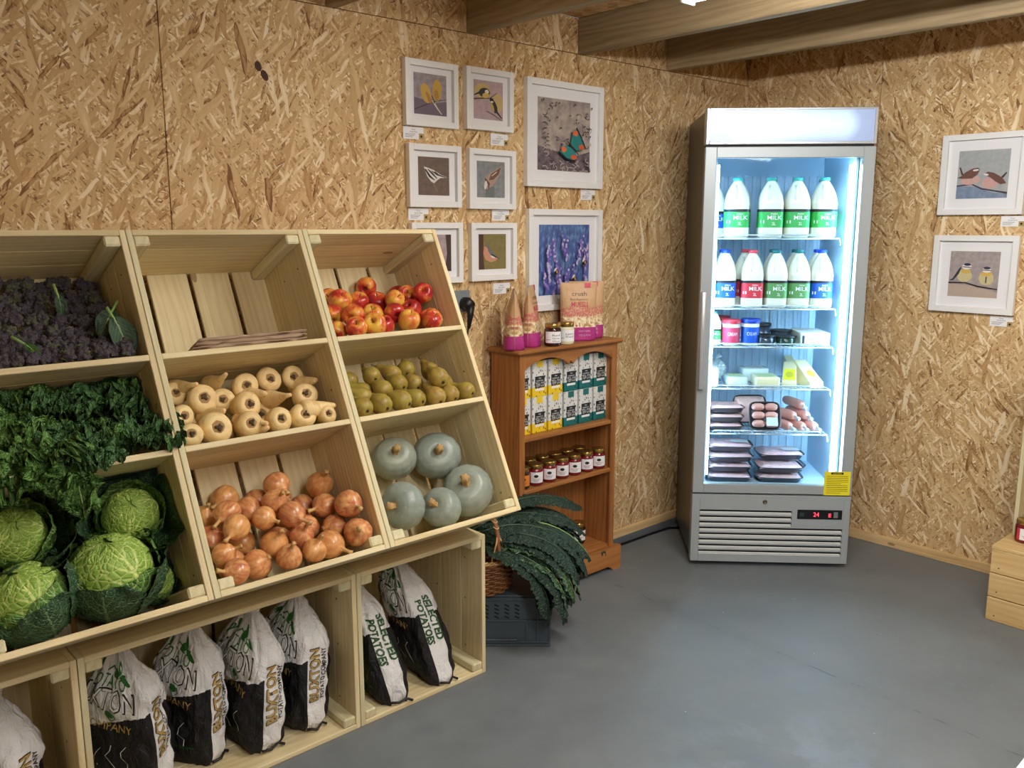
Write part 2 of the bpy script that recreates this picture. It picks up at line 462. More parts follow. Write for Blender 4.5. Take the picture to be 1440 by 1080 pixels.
# ------------------------------------------------------------------ slatted pine crates
def crate(name, label, W, H, D, matrix, group, shelves=(), back_gap=0.012, nslat=4, cat='crate', side_boards=3):
    """Open-fronted crate: local x across, y inward from the open front, z up along the front. Origin: front bottom left corner."""
    t = thing(name, label, cat, group=group, matrix=matrix)
    T = 0.015
    def panels(nm, fixed, n, lo0, hi0):
        w = (hi0 - lo0) / n
        return [(lo0 + k * w + (0.0008 if k else 0), lo0 + (k + 1) * w - (0.0008 if k < n - 1 else 0)) for k in range(n)]
    for side in (0, 1):                                   # side boards run along z
        x0 = 0 if side == 0 else W - T
        for a, b in panels('side', 0, side_boards, 0, D): board('side_board', (x0, a, 0), (x0 + T, b, H), PINE if side else PINE2, t)
    for z0, nm in ((0, 'bottom_board'), (H - T, 'top_board')):
        for a, b in panels(nm, 0, 3, 0, D): board(nm, (T, a, z0), (W - T, b, z0 + T), PINE, t)
    for s in shelves:                                     # a shelf is laid from three boards
        for a, b in panels('shelf', 0, 3, 0, D - 0.002): board('shelf_board', (T, a, s - T), (W - T, b, s), PINE, t)
    for x0, x1 in ((T, T + 0.04), (W - T - 0.04, W - T)): # corner battens, front to back
        board('batten', (x0, 0.001, T), (x1, D - 0.001, T + 0.028), PINE2, t, bev=0.004)
        board('batten', (x0, 0.001, H - T - 0.028), (x1, D - 0.001, H - T), PINE2, t, bev=0.004)
    w = (W - (nslat - 1) * back_gap) / nslat
    for k in range(nslat):
        x0 = k * (w + back_gap)
        board('back_slat', (x0, D, 0), (x0 + w, D + 0.011, H), PINE, t)
    # screw heads on the sides and under the shelves
    for side, x in ((1, T + 0.0005), (-1, W - T - 0.0005)):
        for z in (0.07, H * 0.5, H - 0.1):
            for y in (D * 0.2, D * 0.55):
                me = lathe_mesh('screw', [(0.003, 0), (0.003, 0.0008), (0.001, 0.0012)], 8)
                obj('screw', me, t, SCREW, loc=(x, y, z), rot=(0, side * math.pi / 2, 0))
    return t

TILT = math.radians(26.04)
def tilted(x): # frame of a leaning unit: x across, y inward (and down), z up the leaning front
    M = Matrix(((1, 0, 0), (0, math.cos(TILT), math.sin(TILT)), (0, -math.sin(TILT), math.cos(TILT)))).to_4x4()
    return Matrix.Translation((x, 1.879, 0.614)) @ M
UNIT_H, UNIT_D = 0.945, 0.262
UX = [(0.284, 0.767), (0.7675, 1.2595), (1.260, 1.742)]
UNIT_LABEL = ['leaning pine display crate with two shelves holding broccoli, kale and cabbages',
              'leaning pine display crate with two shelves holding paper bags, parsnips and onions',
              'leaning pine display crate with two shelves holding apples, pears and squashes']
UNITS = []
for (a, b), lab in zip(UX, UNIT_LABEL):
    UNITS.append(crate('display_crate', lab, b - a - 0.001, UNIT_H, UNIT_D, tilted(a), 'leaning display crates', shelves=(0.372, 0.612)))
SH = (0.015, 0.372, 0.612)             # top of each compartment's floor, up the leaning front
def unit_pt(k, x, s, d):               # point from world x, height up the front, depth inward
    return Vector((x, 1.879 + s * math.sin(TILT) + d * math.cos(TILT), 0.614 + s * math.cos(TILT) - d * math.sin(TILT)))
UN = Vector((0, math.cos(TILT), -math.sin(TILT))); US = Vector((0, math.sin(TILT), math.cos(TILT)))
def unit_ray(px, py, d):               # pixel -> point at depth d behind the leaning front; returns world point, x, s
    p = hit(px, py, unit_pt(0, 0, 0, d), UN)
    s = (p - unit_pt(0, 0, 0, d)).dot(US)
    return p, p.x, s
LOWER = [(0.022, 0.505, 'low pine crate with a single white potato sack beside the four-sack crate'),
         (0.507, 1.2575, 'wide low pine crate holding four black and white potato sacks'),
         (1.2595, 1.748, 'low pine crate holding two sacks lettered selected potatoes')]
for a, b, lab in LOWER:
    crate('low_crate', lab, b - a, 0.484, 0.44, Matrix.Translation((a, 2.06, 0)), 'low potato crates', nslat=4 if b - a < 0.6 else 6, side_boards=4)

# ------------------------------------------------------------------ fruit and vegetables
rng = random.Random(7)
def obj_rand_mix(t, a, b): return t.mix(t.n('ObjectInfo').outputs['Random'], a, b)
def onion_mat(name, a, b, c):
    t = NT(name); p = t.coord('Object', scale=(3.2, 3.2, 0.35))
    info = t.n('ObjectInfo').outputs['Random']
    q = t.n('VectorMath', {0: p, 1: t.n('CombineXYZ', {0: t.math('MULTIPLY', info, 50.0)}).outputs[0]}, operation='ADD').outputs[0]
    k = t.noise(q, 1.0, 3, 0.6); big = t.noise(t.coord('Object', scale=(0.9, 0.9, 0.9)), 1.0, 2)
    base = t.mix(info, a, b)
    colr = t.mix(t.ramp(k, [(0.38, 0.0), (0.7, 1.0)]), base, c)
    colr = t.mix(t.ramp(big, [(0.5, 0.0), (0.75, 0.5)]), colr, rgb(152, 78, 42))
    return t.done(t.bsdf(col=colr, rough=0.3, spec=0.5, coat=0.15, normal=t.bump(k, 0.12, 0.002)))
ONION = onion_mat('onion_skin', rgb(212, 148, 84), rgb(190, 104, 76), rgb(236, 184, 120))
PAPER_SKIN = plain('onion_dry_tip', rgb(206, 164, 104), 0.75, var=0.2, scale=9)
def apple_mat():
    t = NT('apple_skin'); info = t.n('ObjectInfo').outputs['Random']
    off = t.n('CombineXYZ', {0: t.math('MULTIPLY', info, 31.0), 1: t.math('MULTIPLY', info, 17.0)}).outputs[0]
    p = t.n('TexCoord').outputs['Object']
    a = t.n('VectorMath', {0: t.mapv(p, scale=(0.75, 0.75, 0.5)), 1: off}, operation='ADD').outputs[0]
    b = t.n('VectorMath', {0: t.mapv(p, scale=(6, 6, 0.5)), 1: off}, operation='ADD').outputs[0]
    k = t.math('ADD', t.noise(a, 1.0, 2), t.math('MULTIPLY_ADD', info, 0.24, t.math('MULTIPLY_ADD', t.noise(b, 1.0, 2), 0.24, -0.2)))
    c = t.ramp(k, [(0.34, rgb(232, 186, 74)), (0.47, rgb(224, 132, 62)), (0.57, rgb(196, 56, 46)), (0.78, rgb(148, 26, 34))])
    return t.done(t.bsdf(col=c, rough=0.28, spec=0.5, coat=0.25))
APPLE = apple_mat()
def pear_mat():
    t = NT('pear_skin'); p = t.n('TexCoord').outputs['Object']; info = t.n('ObjectInfo').outputs['Random']
    k = t.noise(t.mapv(p, loc=(3, 1, 2)), 1.6, 3); f = t.noise(p, 16.0, 2)
    c = t.mix(info, rgb(156, 142, 58), rgb(176, 148, 74))
    c = t.mix(t.ramp(k, [(0.45, 0.0), (0.7, 0.8)]), c, rgb(140, 106, 54))
    c = t.mix(t.ramp(f, [(0.55, 0.0), (0.7, 0.35)]), c, rgb(104, 84, 40))
    return t.done(t.bsdf(col=c, rough=0.42, spec=0.4))
PEAR = pear_mat()
def parsnip_mat():
    t = NT('parsnip_skin'); p = t.coord('Object', scale=(0.5, 0.5, 6)); info = t.n('ObjectInfo').outputs['Random']
    k = t.noise(p, 1.0, 3); b = t.noise(t.coord('Object', scale=(1.1, 1.1, 1.1)), 1.0, 3)
    c = t.mix(info, rgb(236, 210, 152), rgb(226, 196, 138))
    c = t.mix(t.ramp(k, [(0.5, 0.0), (0.72, 0.55)]), c, rgb(196, 152, 92))
    c = t.mix(t.ramp(b, [(0.52, 0.0), (0.75, 0.5)]), c, rgb(184, 142, 84))
    return t.done(t.bsdf(col=c, rough=0.5, spec=0.35, normal=t.bump(k, 0.15, 0.002)))
PARSNIP = parsnip_mat()
CROWN = plain('parsnip_crown', rgb(164, 130, 82), 0.8, var=0.35, scale=9)
CROWN_DARK = plain('parsnip_scar', rgb(82, 64, 42), 0.85, var=0.3, scale=9)
CUT = plain('parsnip_cut_tip', rgb(220, 178, 128), 0.6)
def squash_mat():
    t = NT('squash_rind'); p = t.n('TexCoord').outputs['Object']; info = t.n('ObjectInfo').outputs['Random']
    k = t.noise(p, 1.3, 4, 0.6); f = t.noise(t.mapv(p, scale=(4, 4, 1.2)), 2.0, 4)
    c = t.mix(info, rgb(142, 152, 144), rgb(150, 156, 138))
    c = t.mix(t.ramp(k, [(0.4, 0.0), (0.75, 0.7)]), c, rgb(112, 126, 124))
    c = t.mix(t.ramp(f, [(0.58, 0.0), (0.75, 0.3)]), c, rgb(190, 196, 188))
    return t.done(t.bsdf(col=c, rough=0.36, spec=0.5, normal=t.bump(k, 0.1, 0.004)))
SQUASH = squash_mat()
CORK = plain('squash_cork_stem', rgb(182, 148, 96), 0.85, var=0.35, scale=9)
STALK = plain('brown_stalk', rgb(92, 66, 40), 0.7)
CALYX = plain('dark_calyx', rgb(58, 42, 26), 0.8)

# alike pieces share mesh data
def onion_meshes(v):
    q = random.Random(v); a = q.uniform(0.9, 1.06); nk = q.uniform(0.8, 1.3)
    prof = [(0.0005, -1.0), (0.12, -0.99), (0.35, -0.93), (0.62, -0.77), (0.85, -0.5), (0.97, -0.2), (1.0, 0.05), (0.96, 0.32), (0.84, 0.58), (0.64, 0.8), (0.42, 0.95), (0.26, 1.06), (0.17, 1.18)]
    def fn(r, z, an):
        w = 1 + 0.03 * math.sin(3 * an + v) + 0.015 * math.sin(11 * an)
        return (r * w * math.cos(an), r * w * math.sin(an), z * a * (1.0 if z < 0.6 else 1.0))
    bulb = lathe_mesh('bulb', prof, 24, fn)
    def fn2(r, z, an):
        w = 1 + 0.25 * math.sin(5 * an + z * 4 + v)
        return (r * w * math.cos(an) + 0.12 * max(0, z - 1.2) * nk, r * w * math.sin(an), z * a)
    neck = lathe_mesh('neck', [(0.2, 1.12), (0.15, 1.2), (0.12, 1.3), (0.15, 1.42 * nk), (0.2, 1.5 * nk)], 10, fn2)
    V, Fc = [], []
    for k in range(9):
        an = k * 0.7; vv, ff = tube([(0.05 * math.cos(an), 0.05 * math.sin(an), -a * 0.98), (0.12 * math.cos(an), 0.12 * math.sin(an), -a * 1.06), (0.24 * math.cos(an + .3), 0.24 * math.sin(an + .3), -a * 1.1)], 0.015, 4)
        V, Fc = merge((V, Fc), (vv, ff))
    roots = mesh('roots', V, Fc)
    return [('bulb', bulb, ONION), ('neck', neck, PAPER_SKIN), ('roots', roots, PAPER_SKIN)]
def apple_meshes(v):
    q = random.Random(v + 50); h = q.uniform(0.84, 0.93)
    prof = [(0.001, -0.62), (0.1, -0.64), (0.22, -0.76), (0.36, -0.86), (0.55, -0.84), (0.78, -0.66), (0.93, -0.36), (1.0, 0.0), (1.0, 0.25), (0.93, 0.56), (0.76, 0.82), (0.52, 0.95), (0.34, 0.92), (0.2, 0.78), (0.08, 0.6), (0.001, 0.52)]
    fn = lambda r, z, an: (r * (1 + 0.025 * math.cos(5 * an + v)) * math.cos(an), r * (1 + 0.025 * math.cos(5 * an + v)) * math.sin(an), z * h * 1.05)
    stem = tube([(0, 0, 0.5 * h), (0.03, 0, 0.8 * h), (0.1, 0.03, 1.16 * h)], [0.045, 0.035, 0.05], 6)
    cal = lathe([(0.11, -0.74 * h), (0.13, -0.66 * h), (0.02, -0.62 * h)], 6)
    return [('flesh', lathe_mesh('flesh', prof, 28, fn), APPLE), ('stalk', mesh('stalk', *stem), STALK), ('calyx', mesh('calyx', *cal), CALYX)]
def pear_meshes(v):
    q = random.Random(v + 90); L = q.uniform(1.9, 2.3)
    prof = [(0.001, -0.86), (0.12, -0.9), (0.3, -0.96), (0.58, -0.88), (0.85, -0.6), (0.98, -0.2), (0.98, 0.12), (0.86, 0.5), (0.68, 0.86), (0.52, 1.15), (0.43, 1.4), (0.38, L - 0.35), (0.3, L - 0.15), (0.14, L - 0.03), (0.001, L)]
    bend = q.uniform(-0.1, 0.1)
    fn = lambda r, z, an: (r * math.cos(an) + bend * max(0, z) ** 2 * 0.4, r * (1 + 0.03 * math.sin(2 * an + v)) * math.sin(an), z)
    stem = tube([(bend * L * L * 0.4, 0, L - 0.05), (bend * L * L * 0.42, 0.04, L + 0.3), (bend * L * L * 0.5, 0.14, L + 0.6)], [0.05, 0.04, 0.06], 6)
    cal = lathe([(0.02, -0.97), (0.15, -1.0), (0.12, -0.9), (0.02, -0.88)], 8)
    return [('flesh', lathe_mesh('flesh', prof, 24, fn), PEAR), ('stalk', mesh('stalk', *stem), STALK), ('calyx', mesh('calyx', *cal), CALYX)]
def parsnip_meshes(v):
    q = random.Random(v + 20); L = q.uniform(4.2, 5.4)
    prof = [(0.22, 0.16), (0.42, 0.24), (0.62, 0.22), (0.84, 0.05), (0.97, -0.25), (1.0, -0.6), (0.95, -1.1), (0.84, -1.7), (0.7, -2.3), (0.55, -3.0), (0.4, -3.7), (0.28, -4.2), (0.2, -L)]
    prof = [(r, z) for r, z in prof][::-1]
    b = q.uniform(-0.06, 0.06)
    def fn(r, z, an):
        w = 1 + 0.04 * math.sin(2 * an + z + v) + 0.02 * math.sin(z * 7 + an)
        return (r * w * math.cos(an) + b * z * z * 0.5, r * w * math.sin(an), z)
    root = lathe_mesh('root', prof, 22, fn)
    crown = lathe_mesh('crown', [(0.48, 0.12), (0.45, 0.2), (0.36, 0.24), (0.26, 0.2), (0.2, 0.22)], 14, lambda r, z, an: (r * (1 + 0.15 * math.sin(6 * an + v)) * math.cos(an), r * (1 + 0.15 * math.sin(5 * an)) * math.sin(an), z))
    scar = lathe_mesh('leaf_scar', [(0.24, 0.12), (0.22, 0.26), (0.15, 0.36), (0.05, 0.34)], 12, lambda r, z, an: (r * (1 + 0.35 * math.sin(3 * an + v)) * math.cos(an) + 0.06 * math.sin(v), r * (1 + 0.3 * math.cos(4 * an + v)) * math.sin(an) + 0.05 * math.cos(v), z + 0.07 * math.sin(3 * an + v)))
    tip = lathe_mesh('tip', [(0.2, -L - 0.03), (0.205, -L + 0.02)], 12, lambda r, z, an: (r * math.cos(an) + b * L * L * 0.5, r * math.sin(an), z))
    return [('root', root, PARSNIP), ('crown', crown, CROWN), ('leaf_scar', scar, CROWN_DARK), ('tip', tip, CUT)]
def squash_meshes(v):
    q = random.Random(v + 11); h = q.uniform(0.74, 0.82); lobes = q.choice((10, 11, 12))
    prof = [(0.001, -0.84), (0.25, -0.92), (0.5, -0.93), (0.75, -0.76), (0.93, -0.42), (1.0, -0.02), (0.95, 0.36), (0.8, 0.68), (0.58, 0.86), (0.36, 0.92), (0.2, 0.87), (0.08, 0.8), (0.001, 0.78)]
    pr = []
    for i in range(len(prof) - 1):
        for k in range(3): f = k / 3; pr.append((prof[i][0] * (1 - f) + prof[i + 1][0] * f, prof[i][1] * (1 - f) + prof[i + 1][1] * f))
    pr.append(prof[-1])
    def fn(r, z, an):
        w = 1 - 0.022 * abs(math.sin(lobes / 2 * an)) ** 8 * min(1, r * 2) + 0.03 * math.sin(2 * an + v)
        return (r * w * math.cos(an), r * w * math.sin(an), z * h)
    rind = lathe_mesh('rind', pr, 66, fn)
    def fs(r, z, an):
        w = 1 + 0.18 * math.sin(5 * an) + 0.1 * math.sin(9 * an + z * 14)
        return (r * w * math.cos(an) + 0.22 * (z - 0.6) ** 2, r * w * math.sin(an) + 0.05 * z, z * 1.0)
    stem = lathe_mesh('stem', [(0.2, 0.76 * h), (0.17, 0.84 * h), (0.13, 0.95 * h), (0.14, 1.1 * h), (0.17, 1.25 * h), (0.15, 1.36 * h), (0.1, 1.42 * h)], 20, fs)
    return [('rind', rind, SQUASH), ('stem', stem, CORK)]
VAR = {}
def veg(kind, builder, label, cat, group, pos, axis, r, spin=0.0, variants=5, name=None, zs=1.0):
    v = rng.randrange(variants)
    if (kind, v) not in VAR: VAR[(kind, v)] = builder(v)
    z = Vector(axis).normalized(); x = z.orthogonal().normalized(); y = z.cross(x)
    Rm = Matrix((x, y, z)).transposed().to_4x4() @ Matrix.Rotation(spin, 4, 'Z')
    t = thing(name or kind, label, cat, group=group, matrix=Matrix.Translation(pos) @ Rm @ Matrix.Diagonal((r, r, r * zs, 1)))
    for nm, me, m in VAR[(kind, v)]: obj(nm, me, t, m)
    return t
def view_axis(px, py, ox, oy):
    """Direction whose picture offset from the centre is (ox right, oy down) in radii, turned towards the camera."""
    d = ray(px, py).normalized(); rt = d.cross(Vector((0, 0, 1))).normalized(); up = rt.cross(d)
    oz = math.sqrt(max(0.0, 1 - ox * ox - oy * oy))
    return (rt * ox - up * oy - d * oz).normalized()

def heap(items, unit, floor_s, r_of, d0=0.0, k=1.0, iters=260, dmax=0.262):
    """items: (px, py, radius). Spreads them over a heap that rises towards the back of a leaning compartment and eases overlaps."""
    x0, x1 = UX[unit][0] + 0.016, UX[unit][1] - 0.017
    P = []
    for px, py, r in items:
        d = r + d0
        for _ in range(12):
            _p, x, s = unit_ray(px, py, d)
            d = min(max(r + 0.004 + d0, r + d0 + 0.004 + k * (s - floor_s - r)), dmax - r)
        P.append([x, s, d])
    P = np.array(P); R_ = np.array([i[2] for i in items]); H0 = P.copy()
    n = len(P)
    for it in range(iters):
        D = P[:, None, :] - P[None, :, :]; L = np.sqrt((D ** 2).sum(-1)) + 1e-9
        pen = (R_[:, None] + R_[None, :]) * 1.0 - L; np.fill_diagonal(pen, 0); pen = np.maximum(pen, 0)
        mv = (D / L[:, :, None] * pen[:, :, None]).sum(1) * 0.3
        mv[:, 2] *= 1.8
        P += mv + (H0 - P) * np.array([0.06, 0.06, 0.0])
        P[:, 0] = np.clip(P[:, 0], x0 + R_, x1 - R_); P[:, 1] = np.maximum(P[:, 1], floor_s + R_); P[:, 2] = np.clip(P[:, 2], R_ + 0.002, dmax - R_)
    return [unit_pt(unit, *p) for p in P]
def zoomed(lst, x0, y0, sc): return [(x0 + q[0] / sc, y0 + q[1] / sc) + tuple(q[2:]) for q in lst]
def px_m(p): return F_PX / (Vector(p) - _C).dot(_F)      # pixels per metre at a point

def heap_words(unit, p, sides):
    """Where in its heap a piece lies, told by its neighbours."""
    f = (p.x - UX[unit][0]) / (UX[unit][1] - UX[unit][0]); d = (Vector(p) - unit_pt(0, 0, 0, 0)).dot(UN)
    return ('front edge' if d < 0.075 else 'middle' if d < 0.14 else 'back') + ' of the heap, ' + (sides[0] if f < 0.36 else 'midway along' if f < 0.66 else sides[1])
# apples
A = zoomed([(530,575),(465,690),(645,665),(825,650),(868,618),(960,675),(905,745),(1050,762),(1035,835),(855,840),(700,850),(740,775),(600,775),(565,890),(480,890),(350,880),(415,805),(305,700),(262,655),(285,775),(1095,795),(740,690)], 420, 300, 5.538)
items = [(x, y, 0.0355 + rng.uniform(-0.003, 0.003)) for x, y in A]
for (px, py, r), p in zip(items, heap(items, 2, SH[2], None)):
    up = rng.random() < 0.7
    ax = view_axis(px, py, rng.uniform(-0.5, 0.5), rng.uniform(-0.85, -0.3) if up else rng.uniform(0.2, 0.7))
    veg('apple', apple_meshes, 'red and yellow apple, ' + heap_words(2, p, ('nearest the empty shelf', 'nearest the wall pictures')), 'apple', 'apples in the display crate', p, ax, r * 0.965, rng.uniform(0, 6))
# pears
A = zoomed([(150,255,0.3),(265,250,0.3),(420,230,-0.9),(525,195,0.9),(705,205,0.2),(595,285,0.1),(700,290,0.2),(790,285,0.1),(450,305,-0.5),(240,335,-0.8),(345,348,0.3),(210,392,-0.9),(200,478,0.2),(335,450,0.1),(460,430,-0.55),(590,405,-0.6),(730,395,-0.3),(830,370,-0.35),(945,355,-0.3)], 470, 480, 5.143)
items = [(x, y, 0.0325 + rng.uniform(-0.003, 0.002)) for x, y, _ in A]
pos = heap(items, 2, SH[1], None, k=0.7, dmax=0.235)
for (px, py, r), p, (_, _, tl) in zip(items, pos, A):
    # base of the fruit turned to the viewer, narrow end into the crate
    ax = -view_axis(px, py, 0.55 - tl * 0.4 + rng.uniform(-.15, .15), 0.35 + rng.uniform(-0.15, 0.15))
    ax = Vector((ax.x, ax.y, ax.z)); ax = (ax + Vector((0, 0, 0.12))).normalized()
    veg('pear', pear_meshes, 'olive russet pear, ' + heap_words(2, p, ('nearest the parsnips', 'nearest the pine cabinet')), 'pear', 'pears in the display crate', p - ax * 0.1 * r, ax, r * 0.96, rng.uniform(0, 6))
# parsnips: most crowns to the front, some turned round with the tip to the front
A = zoomed([(165,330),(325,378),(482,355),(605,285),(755,243),(905,228),(985,340),(612,410),(768,412),(320,510),(420,558),(635,545),(830,515),(985,480),(1115,478),(535,525),(245,612),(900,455),(215,470)], 210, 480, 4.5)
RR = [.030,.038,.031,.035,.034,.032,.034,.035,.034,.036,.040,.034,.033,.035,.026,.025,.03,.028,.028]
items = [(x, y, r * 1.1) for (x, y), r in zip(A, RR)]
for (px, py, r), p in zip(items, heap(items, 1, SH[1], None, k=0.75, dmax=0.20)):
    ax = view_axis(px, py, rng.uniform(-0.1, 0.35), rng.uniform(-0.3, 0.12))
    ax = (ax - UN * 1.1).normalized()
    dep = (p - unit_pt(0, 0, 0, 0)).dot(UN); zs = min(1.0, max(0.25, (0.25 - dep) / max(0.2, -ax.dot(UN)) / (5.5 * r)))
    veg('parsnip', parsnip_meshes, 'cream parsnip, brown crown out, ' + heap_words(1, p, ('nearest the kale', 'nearest the pears')), 'parsnip', 'parsnips with crowns out', p + ax * r * 0.35, ax, r * 0.95, rng.uniform(0, 6), name='parsnip', zs=zs)
A = zoomed([(255,280,0.2,-.5),(468,255,.1,-.4),(1045,250,.35,-.3),(735,318,.5,.0),(875,345,.4,-.2),(1170,392,.85,-.15),(705,485,.4,-.4),(735,548,.3,.2),(470,452,.3,.0)], 210, 480, 4.5)
for px, py, ox, oy in A:
    ax = view_axis(px, py, ox, oy)
    _p, x, s = unit_ray(px, py, 0.0)
    d = min(0.012 + 0.75 * max(0, s - SH[1] - 0.03), 0.12)
    p, x, s = unit_ray(px, py, d)
    # the tapered end shows; the crown lies deeper in the heap
    if ox > 0.8: body = Vector((-1, 0.15, -0.12)).normalized()
    else: body = (UN * 0.9 + Vector((-ox * 0.5, 0, 0.18))).normalized()
    r = 0.027
    veg('parsnip', parsnip_meshes, 'cream parsnip turned round with its thin tapered tip showing', 'parsnip', 'parsnips with tips out', p + body * r * 4.3 * 0.8, body, r, rng.uniform(0, 6), name='parsnip', zs=0.8)
# onions
A = zoomed([(555,240,.6,.5),(655,300,.8,.3),(960,225,.3,-.6),(825,305,.5,.6),(940,355,-.8,.2),(740,395,.6,.3),(275,345,-.6,.4),(380,355,.6,.5),(515,368,.4,-.5),(505,315,.2,.6),(630,440,.7,.5),(470,455,.9,.3),(255,420,-.6,.5),(285,515,-.5,.6),(450,570,.4,.8),(620,595,.3,-.6),(790,540,.4,-.6),(860,470,-.4,-.4),(1010,470,-.9,.1),(1175,520,.1,-.1),(885,650,.5,-.8),(1055,620,.85,.4),(710,720,.2,-.6),(520,755,.8,-.4),(265,680,.9,-.4),(355,810,-.9,-.1),(390,690,.2,.2),(172,390,.2,-.8),(190,560,.2,.5),(705,545,.1,.3),(1035,372,.5,.2),(1110,452,.5,-.6)], 260, 640, 4.8)
items = [(x, y, 0.0385 + rng.uniform(-0.005, 0.004)) for x, y, _, _ in A]
for (px, py, r), p, a in zip(items, heap(items, 1, SH[0], None, k=1.0), A):
    veg('onion', onion_meshes, 'brown papery onion, ' + heap_words(1, p, ('nearest the cabbages', 'nearest the squashes')), 'onion', 'onions in the display crate', p, view_axis(px, py, a[2] * .9, a[3] * .9), r * 0.92, rng.uniform(0, 6))
# crown prince squashes
SQ = [((300, 415), 0.073, 0.115 + .055, (.1, -.42), 'grey squash at the back of the crate with a short curled stem', ),
      ((640, 405), 0.083, 0.165, (.12, -.25), 'large blue-grey squash with a thick corky stem at the back of the crate'),
      ((968, 640), 0.088, 0.098, (-.05, -.42), 'largest pale blue squash at the corner of the crate, tall straw stem'),
      ((392, 782), 0.074, 0.082, (-.6, .02), 'smooth pale grey squash at the front with its stem turned sideways'),
      ((690, 770), 0.066, 0.078, (-.42, -.25), 'smallest greenish grey squash at the front between two others')]
Q = []
for (c, r, d, st, lab) in SQ:
    px, py = 500 + c[0] / 5.538, 570 + c[1] / 5.538
    Q.append((px, py, r * 0.97, d))
SP = np.array([[unit_ray(px, py, d)[1], unit_ray(px, py, d)[2], d] for px, py, r, d in Q]); SR = np.array([q[2] for q in Q])
for it in range(200):
    D = SP[:, None] - SP[None]; L = np.sqrt((D ** 2).sum(-1)) + 1e-9
    pen = np.maximum(0, (SR[:, None] + SR[None]) * 0.93 - L); np.fill_diagonal(pen, 0)
    SP += (D / L[:, :, None] * pen[:, :, None]).sum(1) * 0.2
    SP[:, 0] = np.clip(SP[:, 0], UX[2][0] + 0.017 + SR, UX[2][1] - 0.018 - SR); SP[:, 1] = np.maximum(SP[:, 1], SH[0] + 0.003 + SR * 0.86); SP[:, 2] = np.clip(SP[:, 2], SR * 0.9, 0.258 - SR * 0.92)
for (c, r, d, st, lab), q, pp in zip(SQ, Q, SP):
    veg('squash', squash_meshes, lab, 'squash', 'squashes in the display crate', unit_pt(2, *pp), view_axis(q[0], q[1], *st), q[2] * 0.965, rng.uniform(0, 6))

# ------------------------------------------------------------------ leafy vegetables
def leaf_mat(name, blade, blade2, vein, vein_w=0.1, nveins=7.0, net=0.5, rough=0.5, bumpy=0.5, netscale=16.0, aspect=1.4):
    """Leaf skin: UV x across (0.5 = midrib), y along. Pale midrib, side veins and a crinkled net."""
    t = NT(name)
    uv = t.n('TexCoord').outputs['UV']; sx = t.n('SeparateXYZ', {0: uv}).outputs
    nz = t.noise(t.mapv(uv, scale=(5, 5, 1)), 1.0, 2)
    su = t.math('ABSOLUTE', t.math('SUBTRACT', sx[0], 0.5))
    mid = t.math('LESS_THAN', su, t.math('MULTIPLY_ADD', sx[1], -0.028, 0.036))
    ph = t.math('FRACT', t.math('MULTIPLY', t.math('ADD', t.math('SUBTRACT', sx[1], t.math('MULTIPLY', su, 0.9)), t.math('MULTIPLY', nz, 0.08)), nveins))
    side = t.math('LESS_THAN', t.math('ABSOLUTE', t.math('SUBTRACT', ph, 0.5)), t.math('MULTIPLY_ADD', su, -vein_w, vein_w * 0.7))
    vor = t.n('TexVoronoi', {'Vector': t.mapv(uv, scale=(1.0, aspect, 1)), 'Scale': netscale}, feature='DISTANCE_TO_EDGE', voronoi_dimensions='2D').outputs[0]
    nets = t.math('MULTIPLY', t.math('LESS_THAN', vor, 0.06), net)
    v = t.math('MINIMUM', 1.0, t.math('ADD', t.math('ADD', mid, t.math('MULTIPLY', side, 0.8)), nets))
    big = t.noise(t.mapv(uv, scale=(3, 3, 1)), 1.0, 3)
    c = t.mix(big, blade, blade2)
    c = t.mix(v, c, vein)
    h = t.math('SUBTRACT', t.math('MINIMUM', vor, 0.25), t.math('MULTIPLY', t.math('ADD', mid, side), 0.15))
    return t.done(t.bsdf(col=c, rough=rough, spec=0.35, normal=t.bump(h, bumpy, 0.012)))
SAVOY_OUT = leaf_mat('savoy_outer_leaf', rgb(42, 70, 48), rgb(62, 94, 60), rgb(104, 136, 92), 0.10, 8, 0.25, 0.45, 0.8)
SAVOY_MID = leaf_mat('savoy_wrapper_leaf', rgb(70, 112, 50), rgb(100, 142, 66), rgb(168, 194, 116), 0.16, 7, 0.55, 0.45, 0.7, 10)
SAVOY_HEART = leaf_mat('savoy_heart_leaf', rgb(122, 160, 62), rgb(150, 184, 78), rgb(206, 220, 132), 0.16, 7, 0.6, 0.42, 0.6, 11)
KALE_A = leaf_mat('curly_kale_dark', rgb(52, 90, 50), rgb(88, 128, 70), rgb(124, 164, 98), 0.03, 8, 0.1, 0.5, 1.0, 40)
KALE_B = leaf_mat('curly_kale_bright', rgb(74, 116, 52), rgb(114, 156, 76), rgb(150, 184, 104), 0.05, 8, 0.1, 0.5, 1.0, 40)
NERO = leaf_mat('black_kale_leaf', rgb(30, 48, 40), rgb(48, 70, 56), rgb(66, 92, 70), 0.0, 14, 0.15, 0.5, 1.0, 8, 4.5)
NERO_BACK = leaf_mat('black_kale_leaf_back', rgb(40, 66, 46), rgb(54, 84, 56), rgb(140, 172, 118), 0.06, 12, 0.5, 0.5, 0.8, 6, 4.5)
BROC_LEAF = leaf_mat('broccoli_leaf', rgb(46, 70, 52), rgb(58, 84, 60), rgb(140, 160, 116), 0.06, 7, 0.05, 0.5, 0.3)

